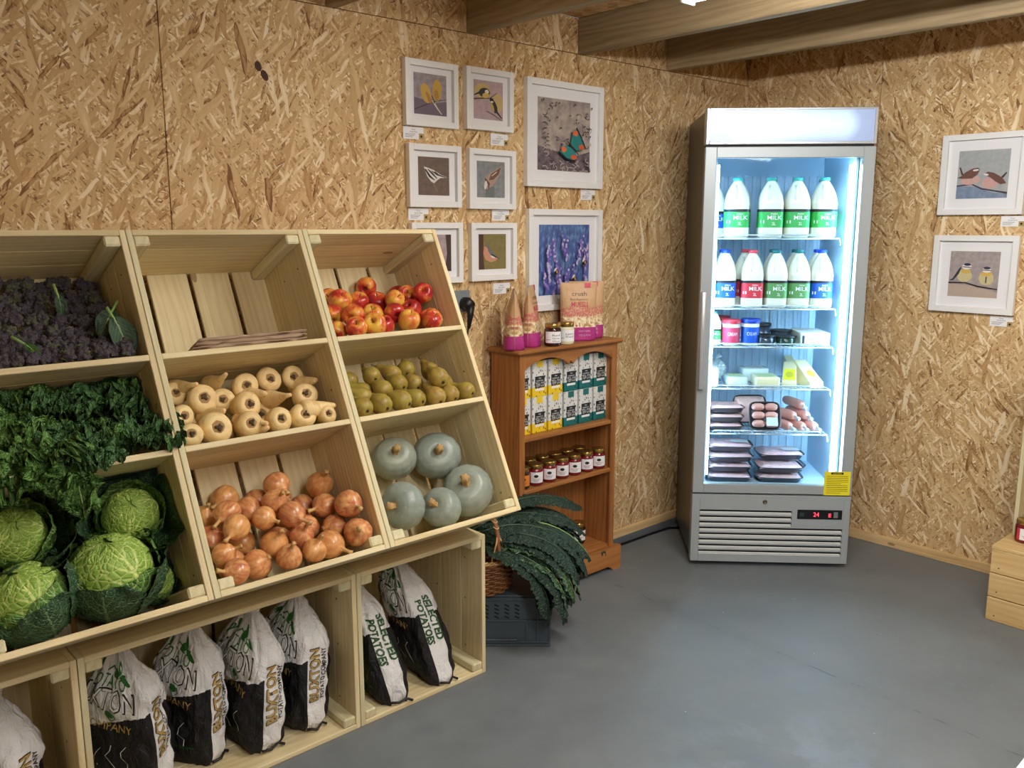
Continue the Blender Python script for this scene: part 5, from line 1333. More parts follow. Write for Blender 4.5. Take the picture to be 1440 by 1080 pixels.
# double socket with a black plug, behind the apple crate's edge
so = thing('wall_socket', 'grey wall socket with a black plug and lead beside the apple crate', 'socket', (2.055, LW, 1.155))
box('plate', (-0.045, -0.012, 0), (0.04, 0, 0.08), plain('socket_grey', rgb(122, 132, 138), 0.4), so, bev=0.004, seg=2)
V, Fc = merge(tube([(0.012, -0.012, 0.03), (0.012, -0.03, 0.03), (0.012, -0.05, 0.024)], [0.026, 0.026, 0.02], 10), tube([(0.012, -0.045, 0.024), (0.008, -0.05, -0.01), (0.004, -0.045, -0.06)], [0.018, 0.012, 0.006], 8))
obj('plug', mesh('plug', V, Fc, True), so, BLACK)
obj('lead', tube_mesh('lead', [(0.004, -0.045, -0.055), (0.0, -0.03, -0.12), (-0.005, -0.02, -0.25), (-0.01, -0.012, -0.5)], 0.004, 6), so, BLACK)

# ------------------------------------------------------------------ glass-door fridge across the corner
FM = Matrix.Translation((3.02, 2.166, 0)) @ Matrix.Rotation(math.radians(-45.6), 4, 'Z')
FI = FM.inverted()
FW, FD, FH = 0.676, 0.525, 1.94
fr_ = thing('display_fridge', 'tall grey glass-door display fridge with a lit header standing across the corner', 'fridge', matrix=FM)
def fpt(px, py, d):                       # pixel -> fridge space at depth d behind the door face
    n = FM.to_3x3() @ Vector((0, 1, 0)); p = FM @ Vector((0, d, 0)); return FI @ hit(px, py, p, n)
SIDE_GREY = plain('fridge_side_steel', rgb(96, 94, 92), 0.32, metal=0.8, var=0.03, scale=6)
LINER = plain('fridge_liner', rgb(196, 222, 244), 0.4)
TRIM = plain('fridge_trim', rgb(196, 200, 204), 0.28, metal=0.5)
DARKGAP = plain('fridge_gap', rgb(24, 24, 26), 0.6)
STEEL = plain('chrome_wire', rgb(214, 222, 228), 0.25, metal=0.6)
def fb(name, lo, hi, m, parent=None, bev=0.002, seg=1): return box(name, lo, hi, m, parent or fr_, bev, seg)
T = 0.042
for nm, x0 in (('side_panel', 0.004), ('side_panel', FW - 0.004 - T)):
    fb(nm, (x0, 0.045, 0.03), (x0 + T, FD, FH - 0.005), SIDE_GREY, bev=0.004)
fb('back_panel', (T, FD - 0.03, 0.03), (FW - T, FD - 0.001, FH - 0.006), LINER)
fb('roof_panel', (T, 0.06, 1.78), (FW - T, FD - 0.03, FH - 0.006), LINER)
fb('floor_panel', (T, 0.045, 0.30), (FW - T, FD - 0.03, 0.352), LINER)
for x0 in (T + 0.005, FW - T - 0.017): fb('inner_liner', (x0, 0.05, 0.352), (x0 + 0.012, FD - 0.03, 1.78), LINER)
for k in range(15):                       # ribbed back wall
    x = 0.075 + k * 0.0365
    fb('back_rib', (x, FD - 0.037, 0.37), (x + 0.020, FD - 0.03, 1.70), LINER, bev=0.003)
for x in (0.06, FW - 0.12):
    for y in (0.07, FD - 0.08): obj('foot', lathe_mesh('foot', [(0.018, 0), (0.018, 0.02), (0.01, 0.022), (0.01, 0.032)], 12), fr_, DARKGAP, loc=(x + 0.03, y, 0))
fb('base_box', (T + 0.002, 0.05, 0.032), (FW - T - 0.002, FD - 0.032, 0.298), DARKGAP)
# lower front with louvres
gr = bpy.data.objects.new('grille', None); col.objects.link(gr); gr.parent = fr_
def slot_panel():
    rows = []; z_top = 0.283
    ks = [0.255, 0.228, 0.2015, 0.175, 0.148, 0.1215, 0.095, 0.068]
    return ks
zs_ = [0.258 - 0.0262 * k for k in range(8)]
SX0, SX1, SX1s = 0.034, 0.648, 0.43
h = 0.014
edges = [0.312] ; cur = 0.312
for k, z in enumerate(zs_):
    fb('front_strip', (SX0, 0.0, z), (SX1, 0.018, cur), GREYSTEEL, gr, bev=0.0008); cur = z - h
fb('front_strip', (SX0, 0.0, 0.022), (SX1, 0.018, cur), GREYSTEEL, gr, bev=0.0008)
fb('front_stile', (0.0, 0.0, 0.022), (SX0, 0.018, 0.312), GREYSTEEL, gr, bev=0.0015); fb('front_stile', (SX1, 0.0, 0.022), (FW, 0.018, 0.312), GREYSTEEL, gr, bev=0.0015)
fb('front_patch', (SX1s, -0.0008, zs_[2] - h), (SX1, 0.0185, 0.300), GREYSTEEL, gr, bev=0.0)
fb('front_head', (0.0, 0.0, 0.312), (FW, 0.018, 0.327), GREYSTEEL, gr, bev=0.001)
fb('front_return', (0.0, 0.018, 0.022), (0.006, 0.05, 0.327), GREYSTEEL, gr); fb('front_return', (FW - 0.006, 0.018, 0.022), (FW, 0.05, 0.327), GREYSTEEL, gr)
LOUV = plain('louvre_grey', rgb(226, 227, 224), 0.4)
for k, z in enumerate(zs_):
    x1 = SX1s - 0.002 if k < 3 else SX1 - 0.002
    V = [(SX0 + 0.002, 0.012, z - 0.0105), (x1, 0.012, z - 0.0105), (x1, -0.002, z - h - 0.003), (SX0 + 0.002, -0.002, z - h - 0.003), (SX0 + 0.002, 0.013, z - 0.0125), (x1, 0.013, z - 0.0125), (x1, -0.001, z - h - 0.005), (SX0 + 0.002, -0.001, z - h - 0.005)]
    obj('louvre', mesh('louvre', V, [(3, 2, 1, 0), (4, 5, 6, 7), (0, 1, 5, 4), (2, 3, 7, 6), (1, 2, 6, 5), (3, 0, 4, 7)]), gr, LOUV)
lk = obj('lock', lathe_mesh('lock', [(0.010, 0), (0.010, 0.003), (0.007, 0.004), (0.006, 0.0025), (0.001, 0.0025)], 20), gr, SCREW, loc=(0.312, 0.0, 0.298), rot=(math.pi / 2, 0, 0))
fb('control_panel', (0.452, -0.0038, 0.224), (0.642, 0.0, 0.266), plain('control_black', rgb(16, 16, 20), 0.2), gr, bev=0.003)
REDLED = glow('red_digits', (1.0, 0.05, 0.08, 1), 3.0); GREYL = plain('control_grey', rgb(120, 124, 130), 0.4)
cf = lambda x, y: (x, -0.0042, y)
lettering('24', 0.024, 0.019, REDLED, gr, lambda x, y: cf(x + 0.532, y + 0.246), name='digits'); lettering('E', 0.011, 0.016, REDLED, gr, lambda x, y: cf(x + 0.590, y + 0.243), name='digits')
flat('key', [(0.606, 0.232), (0.624, 0.232), (0.624, 0.258), (0.606, 0.258)], gr, GREYL, cf); flat('key', [(0.463, 0.236), (0.480, 0.236), (0.480, 0.254), (0.463, 0.254)], gr, plain('control_teal', rgb(30, 60, 62), 0.4), cf)
# header
hd = bpy.data.objects.new('header', None); col.objects.link(hd); hd.parent = fr_
z0, z1 = 1.797, 1.94
fb('header_box', (0.0, 0.012, z0), (FW, 0.06, z1), TRIM, hd, bev=0.004)
for lo, hi in (((0, 0, z0), (0.014, 0.014, z1)), ((FW - 0.014, 0, z0), (FW, 0.014, z1)), ((0.014, 0, z0), (FW - 0.014, 0.014, z0 + 0.012)), ((0.014, 0, z1 - 0.010), (FW - 0.014, 0.014, z1))): fb('header_rim', lo, hi, TRIM, hd, bev=0.003)
def header_mat():
    t = NT('header_painted_glow'); p = t.n('TexCoord').outputs['Object']; s = t.n('SeparateXYZ', {0: p}).outputs
    dx = t.math('MAXIMUM', 0.0, t.math('SUBTRACT', t.math('ABSOLUTE', t.math('ADD', s[0], 0.0)), 0.20))
    dz = t.math('ABSOLUTE', t.math('SUBTRACT', s[2], 0.006))
    d = t.math('SQRT', t.math('ADD', t.math('MULTIPLY', dx, dx), t.math('MULTIPLY', dz, dz)))
    st = t.ramp(d, [(0.0, 1.0), (0.035, 0.8), (0.075, 0.26), (0.12, 0.22)])  # glow of an unbuilt tube, fading outward, is put into the emission
    e = t.n('Emission', {0: (0.5, 0.68, 1.0, 1), 1: t.math('MULTIPLY', st, FRIDGE_HEADER)}).outputs[0]
    g = t.bsdf(col=rgb(150, 164, 200), rough=0.25)
    return t.done(t.n('AddShader', {0: e, 1: g}).outputs[0])
fb('lit_panel', (0.013, 0.002, z0 + 0.011), (FW - 0.013, 0.012, z1 - 0.009), header_mat(), hd, bev=0)
fb('header_gap', (0.004, 0.02, 1.785), (FW - 0.004, 0.06, 1.798), DARKGAP, hd, bev=0)
# door
dr = bpy.data.objects.new('door', None); col.objects.link(dr); dr.parent = fr_
D0, D1, GX0, GX1, GZ0, GZ1 = 0.334, 1.788, 0.046, 0.628, 0.374, 1.745
for lo, hi in (((0, 0, D0), (GX0, 0.04, D1)), ((GX1, 0, D0), (FW, 0.04, D1)), ((GX0, 0, D0), (GX1, 0.04, GZ0)), ((GX0, 0, GZ1), (GX1, 0.04, D1))): fb('door_rail', lo, hi, GREYSTEEL, dr, bev=0.002)
fb('gasket', (0.012, 0.040, D0 + 0.01), (0.030, 0.046, D1 - 0.01), DARKGAP, dr, bev=0); fb('gasket', (FW - 0.03, 0.040, D0 + 0.01), (FW - 0.012, 0.046, D1 - 0.01), DARKGAP, dr, bev=0)
DOORGLASS = pane_mat('door_glass', (0.93, 0.98, 1.0, 1), 0.055)
fb('glass', (GX0, 0.012, GZ0), (GX1, 0.017, GZ1), DOORGLASS, dr, bev=0)
fb('handle', (0.004, -0.020, 0.79), (0.026, 0.0, 1.205), TRIM, dr, bev=0.005, seg=2)
st = bpy.data.objects.new('caution_sticker', None); col.objects.link(st); st.parent = dr
st['label'] = 'yellow caution sticker'
a0, a1 = fpt(1160, 663, -0.001), fpt(1195, 697, -0.001)
sx0, sx1, sz0, sz1 = a0.x, a1.x - 0.002, a1.z, a0.z
fb('paper', (sx0, -0.0012, sz0), (sx1, -0.0002, sz1), plain('sticker_yellow', rgb(240, 226, 40), 0.5), st, bev=0) if False else box('paper', (sx0, -0.0012, sz0), (sx1, -0.0002, sz1), plain('sticker_yellow', rgb(240, 226, 40), 0.5), dr, bev=0)
bpy.data.objects.remove(st)
pap = dr.children[-1]; pap.name = 'caution_sticker'; pap['label'] = 'yellow caution sticker'
def sf(x, y): c = ((sx0 + sx1) / 2, (sz0 + sz1) / 2); return (x, -0.0011, y)
flat('sticker_heading', [(-0.028, 0.040), (0.024, 0.040), (0.024, 0.049), (-0.028, 0.049)], pap, LBL_BLACK, sf)
lettering('CAUTION', 0.036, 0.006, plain('sticker_yellow', rgb(240, 226, 40)), pap, lambda x, y: (x - 0.002, -0.0016, y + 0.0445))
for k in range(10):
    w_ = 0.045 if k not in (4, 9) else 0.03; z = 0.031 - k * 0.0082
    flat('sticker_line', [(-0.045, z), (-0.045 + 2 * w_, z), (-0.045 + 2 * w_, z + 0.0022), (-0.045, z + 0.0022)], pap, plain('sticker_ink', rgb(120, 112, 30), 0.6), sf)
# LED strips and wire shelves
LED = glow('cold_led', (0.50, 0.80, 1.0, 1), FRIDGE_STRIP)
for x in (0.602, 0.066):
    fb('led_strip', (x - 0.006, 0.058, 0.40), (x + 0.006, 0.068, 1.72), LED, bev=0.002) if x > .3 else fb('led_strip', (x - 0.003, 0.052, 0.40), (x + 0.003, 0.058, 1.72), LED, bev=0.001)
SHZ = [1.424, 1.127, 0.962, 0.779, 0.578]
for z in SHZ:
    parts = [tube([(0.072, y, z - 0.003), (0.585, y, z - 0.003)], 0.0035, 6) for y in (0.10, 0.26, 0.44)]
    parts.append(tube([(0.09, 0.098, z + 0.006), (0.10, 0.096, z + 0.012), (0.55, 0.096, z + 0.012), (0.56, 0.098, z + 0.006)], 0.003, 6))
    for k in range(27): x = 0.078 + k * 0.0193; parts.append(tube([(x, 0.098, z - 0.002), (x, 0.45, z - 0.002)], 0.0018, 4))
    for x in (0.070, 0.587): parts.append(tube([(x, 0.09, z - 0.03), (x, 0.10, z - 0.004), (x, 0.45, z - 0.004)], 0.003, 6))
    obj('wire_shelf', mesh('wire_shelf', *merge(*parts), True), fr_, STEEL)
# fan cover in the ceiling of the cabinet
V, Fc = merge(*[tube([(0.34 + r * math.cos(a), 0.22 + r * math.sin(a), 1.778) for a in [2 * math.pi * k / 24 for k in range(25)]], 0.003, 5) for r in (0.03, 0.05, 0.07, 0.09)])
obj('fan_guard', mesh('fan_guard', V, Fc, True), fr_, LINER)

# ---- milk
def milk_mat():
    t = NT('milk_in_plastic'); return t.done(t.bsdf(col=rgb(240, 240, 226), rough=0.3, spec=0.45, sss=0.0))
MILK = milk_mat()
CAPS = {'green': plain('cap_green', rgb(60, 168, 160), 0.4), 'teal': plain('cap_teal', rgb(20, 116, 122), 0.4), 'blue': plain('cap_blue', rgb(24, 66, 196), 0.4), 'red': plain('cap_red', rgb(214, 60, 76), 0.4)}
LABS = {'green': plain('milk_label_green', rgb(56, 176, 84), 0.5), 'teal': plain('milk_label_dull_green', rgb(92, 150, 84), 0.5), 'blue': plain('milk_label_blue', rgb(20, 84, 200), 0.5), 'red': plain('milk_label_red', rgb(216, 48, 62), 0.5)}
_milk = {}
def milk_parts(kind, h, w):
    key = (kind, h, w)
    if key in _milk: return _milk[key]
    def half(v):
        if v < 0.03: return w * (0.92 + 0.08 * v / 0.03)
        if v < 0.56: return w
        if v < 0.60: return w * 1.02
        f = (v - 0.60) / 0.34
        if f < 1: return w * (0.98 - 0.66 * (f ** 1.8))
        return w * 0.31
    def sec(v, th, off=0.0):
        k = half(v) + off; e = 0.55 if v < 0.6 else 0.55 + 0.45 * min(1, (v - 0.6) / 0.3)
        c, s_ = math.cos(th), math.sin(th); return Vector((k * math.copysign(abs(c) ** e, c), k * math.copysign(abs(s_) ** e, s_), h * v))
    vs_ = [0, .015, .03, .1, .2, .3, .4, .5, .56, .575, .60, .63, .66, .7, .74, .78, .82, .86, .89, .92, .94, .96]
    V, Fc = [], []
    n = 32
    for v in vs_:
        for k in range(n): V.append(sec(v, 2 * math.pi * k / n))
    for j in range(len(vs_) - 1):
        for k in range(n): k2 = (k + 1) % n; Fc.append((j * n + k, j * n + k2, (j + 1) * n + k2, (j + 1) * n + k))
    Fc.append(tuple(reversed(range(n)))); Fc.append(tuple((len(vs_) - 1) * n + k for k in range(n)))
    body = mesh('bottle', V, Fc, True)
    hand = tube_mesh('handle', [(-w * 0.25, -w * 0.62, h * 0.62), (-w * 0.25, -w * 0.98, h * 0.64), (-w * 0.22, -w * 0.90, h * 0.76), (-w * 0.18, -w * 0.5, h * 0.86)], w * 0.13, 8)
    cap = lathe_mesh('cap', [(w * 0.38, h * 0.945), (w * 0.40, h * 0.95), (w * 0.40, h * 0.995), (w * 0.36, h)], 24)
    def wrap(nm, v0, v1, t0=0.0, t1=2 * math.pi, off=0.001):
        N = max(8, int(48 * (t1 - t0) / 6.28)); V, Fc = [], []
        for v in (v0, v1):
            for k in range(N + 1): V.append(sec(v, t0 + (t1 - t0) * k / N, off))
        return mesh(nm, V, [(k, k + 1, N + 2 + k, N + 1 + k) for k in range(N)])
    def face(x, y, off=0.0018):            # front of the bottle faces -y
        c = max(-.999, min(.999, x / (w + off))); p = Vector((x, 0, y))
        s_ = -(max(0.0, 1 - abs(c) ** (1 / .55 * 2))) ** 0.5; a = abs(s_) ** 0.55
        return Vector((x, -(w + off) * a, y))
    items = [('bottle', body, MILK), ('handle', hand, MILK), ('cap', cap, CAPS[kind]), ('label', wrap('label', 0.17, 0.43), LABS[kind]), ('label_band', wrap('label_band', 0.43, 0.475, off=0.0012), LBL_BLACK)]
    def txt(s_, ww, hh, x0, z0):
        Vt, Ft = text_fit(s_, ww, hh, 0.01); return mesh('lettering', [face(x + x0, y + z0) for x, y in Vt], Ft)
    items.append(('lettering', txt('MILK', w * 1.15, h * 0.07, w * 0.25, h * 0.335), LBL_WHITE))
    items.append(('lettering', txt('FRESH', w * 0.5, h * 0.022, w * 0.2, h * 0.395), LBL_WHITE))
    items.append(('lettering', txt('2L', w * 0.3, h * 0.05, w * 0.2, h * 0.235), LBL_WHITE))
    items.append(('label_patch', mesh('label_patch', [face(x, y) for x, y in ((-w * .85, h * .24), (-w * .55, h * .24), (-w * .55, h * .29), (-w * .85, h * .29))], [(0, 1, 2, 3)]), LBL_WHITE))
    _milk[key] = items
    return items
def milk(kind, px, d, shelf, label, h=0.25, w=0.052, rot=0.0, group='milk bottles in the fridge', x=None):
    if x is None: x = fpt(px, 400, d).x
    t = thing('milk_bottle', label, 'milk bottle', matrix=FM @ Matrix.Translation((x, d, shelf + 0.0005)) @ Matrix.Rotation(rot, 4, 'Z'), group=group)
    for nm, me, m in milk_parts(kind, h, w): obj(nm, me, t, m)
for k, x in enumerate((0.166, 0.308, 0.418, 0.530)):
    milk('green', 0, 0.165, SHZ[0], 'green-labelled milk bottle, front of the top shelf, ' + ('beside the gap', 'second from the gap', 'third from the gap', 'by the light strip')[k], x=x, rot=-0.1)
    milk('green', 0, 0.285, SHZ[0], 'milk bottle in the second row of the top fridge shelf', x=x + 0.028, rot=-0.1)
milk('blue', 0, 0.285, SHZ[0], 'blue-capped milk bottle half hidden at the end of the top shelf', x=0.092, h=0.235, w=0.046)
for k, (kind, x, lab) in enumerate((('blue', 0.128, 'blue-labelled milk bottle at the handle end of the second shelf'), ('red', 0.244, 'red-labelled milk bottle between blue and green on the second shelf'), ('teal', 0.345, 'dull green milk bottle beside the red one'), ('teal', 0.440, 'dull green milk bottle beside the blue one'), ('blue', 0.536, 'blue-labelled milk bottle by the light strip on the second shelf'))):
    milk(kind, 0, 0.16, SHZ[1], lab, x=x, h=0.245, w=0.047, rot=-0.1)
    milk(kind, 0, 0.262, SHZ[1], 'milk bottle in the second row of the second fridge shelf, ' + {'blue': 'blue', 'red': 'red', 'teal': 'green'}[kind] + ' cap', x=x - 0.012 if k == 1 else x + 0.01, h=0.245, w=0.047, rot=-0.1)
# ---- small dairy on the third shelf
def tub(label, x, d, z, r, h, bodym, lidm, labm=None, cat='tub', words=None, lid_h=0.16, group=None):
    t = thing('dairy_tub', label, cat, matrix=FM @ Matrix.Translation((x, d, z + 0.0005)), group=group)
    obj('pot', lathe_mesh('pot', [(r * 0.86, 0), (r * 0.9, 0.003), (r * 0.98, h * (1 - lid_h)), (r * 0.8, h * (1 - lid_h) + 0.001)], 28), t, bodym)
    obj('lid', lathe_mesh('lid', [(r * 1.0, h * (1 - lid_h)), (r * 1.05, h * (1 - lid_h * .9)), (r * 1.05, h * 0.99), (r * 0.98, h), (r * .1, h)], 28), t, lidm)
    if labm:
        def rr(v): return r * (0.9 + 0.08 * v / (h * (1 - lid_h))) + 0.0008
        V, Fc, UV = grid(lambda u, v: (rr(h * (.1 + .6 * v)) * math.cos(2 * math.pi * u), rr(h * (.1 + .6 * v)) * math.sin(2 * math.pi * u), h * (.1 + .6 * v)), 32, 1, wrap_u=True)
        obj('label', mesh('label', V, Fc), t, labm)
        if words: lettering(words, r * 1.1, h * 0.13, LBL_WHITE, t, lambda x_, y_: ((rr(h * .45) + .001) * math.sin(x_ / r), -(rr(h * .45) + .001) * math.cos(x_ / r), y_ + h * 0.45))
    return t
WHITEP = plain('white_pot', rgb(232, 236, 236), 0.35)
tub('cream pot with a red lid and pink label on the third fridge shelf', 0.163, 0.15, SHZ[2], 0.039, 0.112, WHITEP, CAPS['red'], plain('pink_label', rgb(220, 64, 96), 0.5), words='CREAM')
tub('cream pot with a blue lid and blue label on the third fridge shelf', 0.246, 0.155, SHZ[2], 0.039, 0.115, WHITEP, CAPS['blue'], LABS['blue'], words='CREAM')
tub('red-lidded cream pot behind the pink-labelled one', 0.132, 0.245, SHZ[2], 0.040, 0.118, WHITEP, plain('dark_red_lid', rgb(150, 36, 44), 0.4), plain('dark_red_label', rgb(140, 30, 40), 0.5))
milk('green', 0, 0.165, SHZ[2], 'small white bottle with a teal label at the end of the third shelf', x=0.094, h=0.145, w=0.027)
DKT = plain('dark_tub', rgb(48, 60, 76), 0.25, coat=0.4); DKG = plain('dark_green_tub', rgb(30, 62, 50), 0.25, coat=0.4)
tub('low dark tub beside the blue-lidded pot', 0.312, 0.158, SHZ[2], 0.044, 0.045, DKT, BLACK)
tub('low dark green tub beside the white cheese box', 0.400, 0.158, SHZ[2], 0.044, 0.042, DKG, BLACK)
tub('tall dark tub at the back of the third shelf', 0.312, 0.265, SHZ[2], 0.046, 0.085, DKT, BLACK)
tub('dark tub behind the low green one', 0.404, 0.268, SHZ[2], 0.046, 0.055, DKT, BLACK)
bx = thing('cheese_box', 'white printed cardboard cheese box on the third fridge shelf', 'box', matrix=FM @ Matrix.Translation((0.515, 0.20, SHZ[2] + 0.0005)))
box('carton', (-0.062, -0.085, 0), (0.062, 0.1, 0.058), plain('cheese_carton', rgb(232, 236, 228), 0.5), bx, bev=0.002)
for k, (s_, ww, zz) in enumerate((('Camembert', 0.07, 0.033), ('soft cheese', 0.05, 0.018))): lettering(s_, ww, 0.009, INK, bx, lambda x, y, zz=zz: (x + 0.01, -0.0856, y + zz))
flat('barcode_band', [(-0.055, 0.012), (-0.045, 0.012), (-0.045, 0.046), (-0.055, 0.046)], bx, INK, lambda x, y: (x, -0.0856, y)); flat('blue_strip', [(-0.01, 0.002), (0.06, 0.002), (0.06, 0.009), (-0.01, 0.009)], bx, plain('pale_blue_print', rgb(130, 180, 214), 0.5), lambda x, y: (x, -0.0856, y))
# ---- cheese on the fourth shelf
def wedge(label, x, d, z, yaw, L, W, H, m, lm, tilt=0.0):
    t = thing('cheese_wedge', label, 'cheese', matrix=FM @ Matrix.Translation((x, d, z + 0.001)) @ Matrix.Rotation(yaw, 4, 'Z'))
    V = [(-W / 2, 0, 0), (W / 2, 0, 0), (W / 2, L, 0), (-W / 2, L, 0), (-W / 2, 0.004, H * 0.25), (W / 2, 0.004, H * 0.25), (W / 2 * .9, L, H), (-W / 2 * .9, L, H)]
    me = mesh('block', V, [(3, 2, 1, 0), (4, 5, 6, 7), (0, 1, 5, 4), (1, 2, 6, 5), (2, 3, 7, 6), (3, 0, 4, 7)])
    o = obj('block', me, t, m); bv = o.modifiers.new('bevel', 'BEVEL'); bv.width = 0.004; bv.segments = 2
    s_ = (H * 0.75) / (L - 0.004)
    flat('label', [(-W * .4, L * .12), (W * .4, L * .12), (W * .38, L * .62), (-W * .38, L * .62)], t, lm, lambda x_, y_: (x_, y_, H * .25 + (y_ - 0.004) * s_ + 0.0012))
    flat('label_emblem', ellipse(0, L * .36, W * .27, L * .14), t, plain('cheese_emblem', rgb(196, 190, 60), 0.5), lambda x_, y_: (x_, y_, H * .25 + (y_ - 0.004) * s_ + 0.0018))
    return t
CH = plain('pale_cheese', rgb(236, 226, 184), 0.35, coat=0.3); CHY = plain('yellow_cheese_label', rgb(232, 220, 48), 0.4); CHL = plain('cream_label', rgb(240, 234, 196), 0.4)
wedge('cheese wedge with a bright yellow label on the fourth fridge shelf', 0.415, 0.115, SHZ[3], -0.25, 0.15, 0.062, 0.095, CH, CHY)
wedge('pale cheese wedge with a cream label by the light strip', 0.535, 0.115, SHZ[3], 0.28, 0.15, 0.066, 0.105, CH, CHL)
wedge('pale cheese wedge tucked beside the cream-labelled one', 0.490, 0.285, SHZ[3], 0.05, 0.14, 0.045, 0.10, CH, CHL)
CLR = plain('clear_pack', rgb(214, 232, 236), 0.2, coat=0.5); PALEG = plain('pale_green_pack', rgb(190, 214, 150), 0.35)
for (x, d, w_, l_, h_, m, lab) in ((0.325, 0.115, 0.105, 0.12, 0.045, CH, 'pale wrapped cheese block in front on the fourth shelf'), (0.30, 0.25, 0.12, 0.10, 0.062, CLR, 'clear wrapped cheese pack behind the pale block'), (0.20, 0.14, 0.09, 0.12, 0.04, CLR, 'flat clear pack with a green label on the fourth shelf'), (0.09, 0.115, 0.045, 0.10, 0.085, WHITEP, 'upright white pack at the handle end of the fourth shelf')):
    t = thing('cheese_pack', lab, 'pack', matrix=FM @ Matrix.Translation((x, d, SHZ[3] + 0.001)))
    box('pack', (-w_ / 2, 0, 0), (w_ / 2, l_, h_), m, t, bev=0.008, seg=2)
    flat('label', [(-w_ * .35, l_ * .2), (w_ * .35, l_ * .2), (w_ * .35, l_ * .8), (-w_ * .35, l_ * .8)], t, PALEG if h_ < .05 else LBL_WHITE, lambda x_, y_, h_=h_: (x_, y_, h_ + 0.0008))
def soft_bag(label, x, d, z, sx, sy, sz, seed, m):
    t = thing('plastic_bag', label, 'bag', matrix=FM @ Matrix.Translation((x, d, z + 0.002)))
    bm = bmesh.new(); bmesh.ops.create_icosphere(bm, subdivisions=4, radius=1.0)
    for v in bm.verts:
        n = v.co.normalized(); k = 1 + 0.22 * mnoise.noise(n * 3 + Vector((seed, 0, 0))) + 0.1 * mnoise.noise(n * 8 + Vector((0, seed, 0)))
        v.co = Vector((n.x * sx * k, n.y * sy * k, max(0, sz + n.z * sz * k)))
    me = bpy.data.meshes.new('bag'); bm.to_mesh(me); bm.free(); obj('bag', me, t, m)
    obj('knot', tube_mesh('knot', [(0, 0, 2.0 * sz), (0.005, 0, 2.2 * sz), (0.02, 0.0, 2.45 * sz)], [0.010, 0.006, 0.014], 8), t, m)
soft_bag('crumpled clear bag at the handle end of the fourth shelf', 0.135, 0.335, SHZ[3], 0.045, 0.06, 0.045, 2, CLR)
# ---- meat trays
TRAY = plain('black_meat_tray', rgb(34, 36, 42), 0.3, coat=0.3); PORK = plain('pink_pork', rgb(236, 190, 186), 0.35, var=0.15, scale=30, coat=0.5); MINCE = plain('mince_pink', rgb(222, 184, 190), 0.4, var=0.25, scale=90, coat=0.5); SAUS = plain('sausage_pink', rgb(214, 150, 138), 0.35, var=0.12, scale=60, coat=0.5)
def tray(label, M, W, D, H, kind, group=None, lab=True):
    t = thing('meat_tray', label, 'meat tray', matrix=M, group=group)
    prof = [(0.86, 0.0), (0.9, 0.05), (1.0, 0.95), (1.03, 1.0), (1.03, 0.93), (0.9, 0.9)]
    def ring(s, v): 
        out = []
        for k in range(32):
            a = 2 * math.pi * k / 32; c, s_ = math.cos(a), math.sin(a)
            out.append((W / 2 * s * math.copysign(abs(c) ** 0.4, c), D / 2 * s * math.copysign(abs(s_) ** 0.4, s_), H * v))
        return out
    pr = [(0.82, 0.0), (0.86, 0.03), (0.97, 0.85), (1.02, 0.9), (1.02, 1.0), (0.95, 1.0), (0.93, 0.8)]
    V, Fc = [], []
    for s, v in pr: V += ring(s, v)
    for j in range(len(pr) - 1):
        for k in range(32): k2 = (k + 1) % 32; Fc.append((j * 32 + k, j * 32 + k2, (j + 1) * 32 + k2, (j + 1) * 32 + k))
    Fc.append(tuple(reversed(range(32)))); Fc.append(tuple((len(pr) - 1) * 32 + k for k in range(32)))
    obj('tray', mesh('tray', V, Fc, True), t, TRAY)
    if kind == 'sausage':
        for k in range(3):
            for j in range(2):
                y = D * (-.3 + .3 * k); x = W * (-.21 + .42 * j)
                obj('sausage', tube_mesh('sausage', [(x - W * .2, y, H * .8), (x - W * .17, y, H * .9), (x - W * .08, y + .002, H * .98), (x + W * .08, y + .002, H * .98), (x + W * .17, y, H * .9), (x + W * .2, y, H * .8)], [0.003, D * .10, D * .135, D * .135, D * .10, 0.003], 10), t, SAUS)
    else:
        bm = bmesh.new(); bmesh.ops.create_grid(bm, x_segments=26, y_segments=20, size=1.0)
        for v in bm.verts:
            x, y = v.co.x, v.co.y; e = max(0.0, 1 - max(abs(x), abs(y)) ** 6)
            st_ = 0.35 * math.sin(x * 15) if kind == 'mince' else 0.5 * math.sin(y * 5 + x)
            v.co = Vector((x * W * .46, y * D * .46, H * .82 + e * H * (0.62 + 0.16 * st_ + 0.18 * mnoise.noise(Vector((x * 5, y * 5, W * 99))))))
        me = bpy.data.meshes.new('meat'); bm.to_mesh(me); bm.free(); me.polygons.foreach_set('use_smooth', [True] * len(me.polygons))
        obj('meat', me, t, MINCE if kind == 'mince' else PORK)
    if lab: flat('price_label', [(W * .02, -D * .38), (W * .38, -D * .38), (W * .38, -D * .08), (W * .02, -D * .08)], t, plain('meat_label', rgb(214, 232, 240), 0.4), lambda x, y: (x, y, H * 1.72))
    return t
def ft(x, d, z, rz=0.0, rx=0.0): return FM @ Matrix.Translation((x, d, z)) @ Matrix.Rotation(rz, 4, 'Z') @ Matrix.Rotation(rx, 4, 'X')
for k in range(3): tray('pork tray in the short stack at the handle end of the fifth shelf, ' + ('bottom', 'middle', 'top')[k], ft(0.155, 0.19, SHZ[4] + 0.002 + 0.041 * k, 0.05 * k), 0.165, 0.13, 0.022, 'pork', 'pork trays on the fifth shelf', lab=False)
tray('black tray of pale sausages propped upright on the fifth shelf', ft(0.318, 0.135, SHZ[4] + 0.068, 0.0, math.radians(68)), 0.135, 0.125, 0.024, 'sausage')
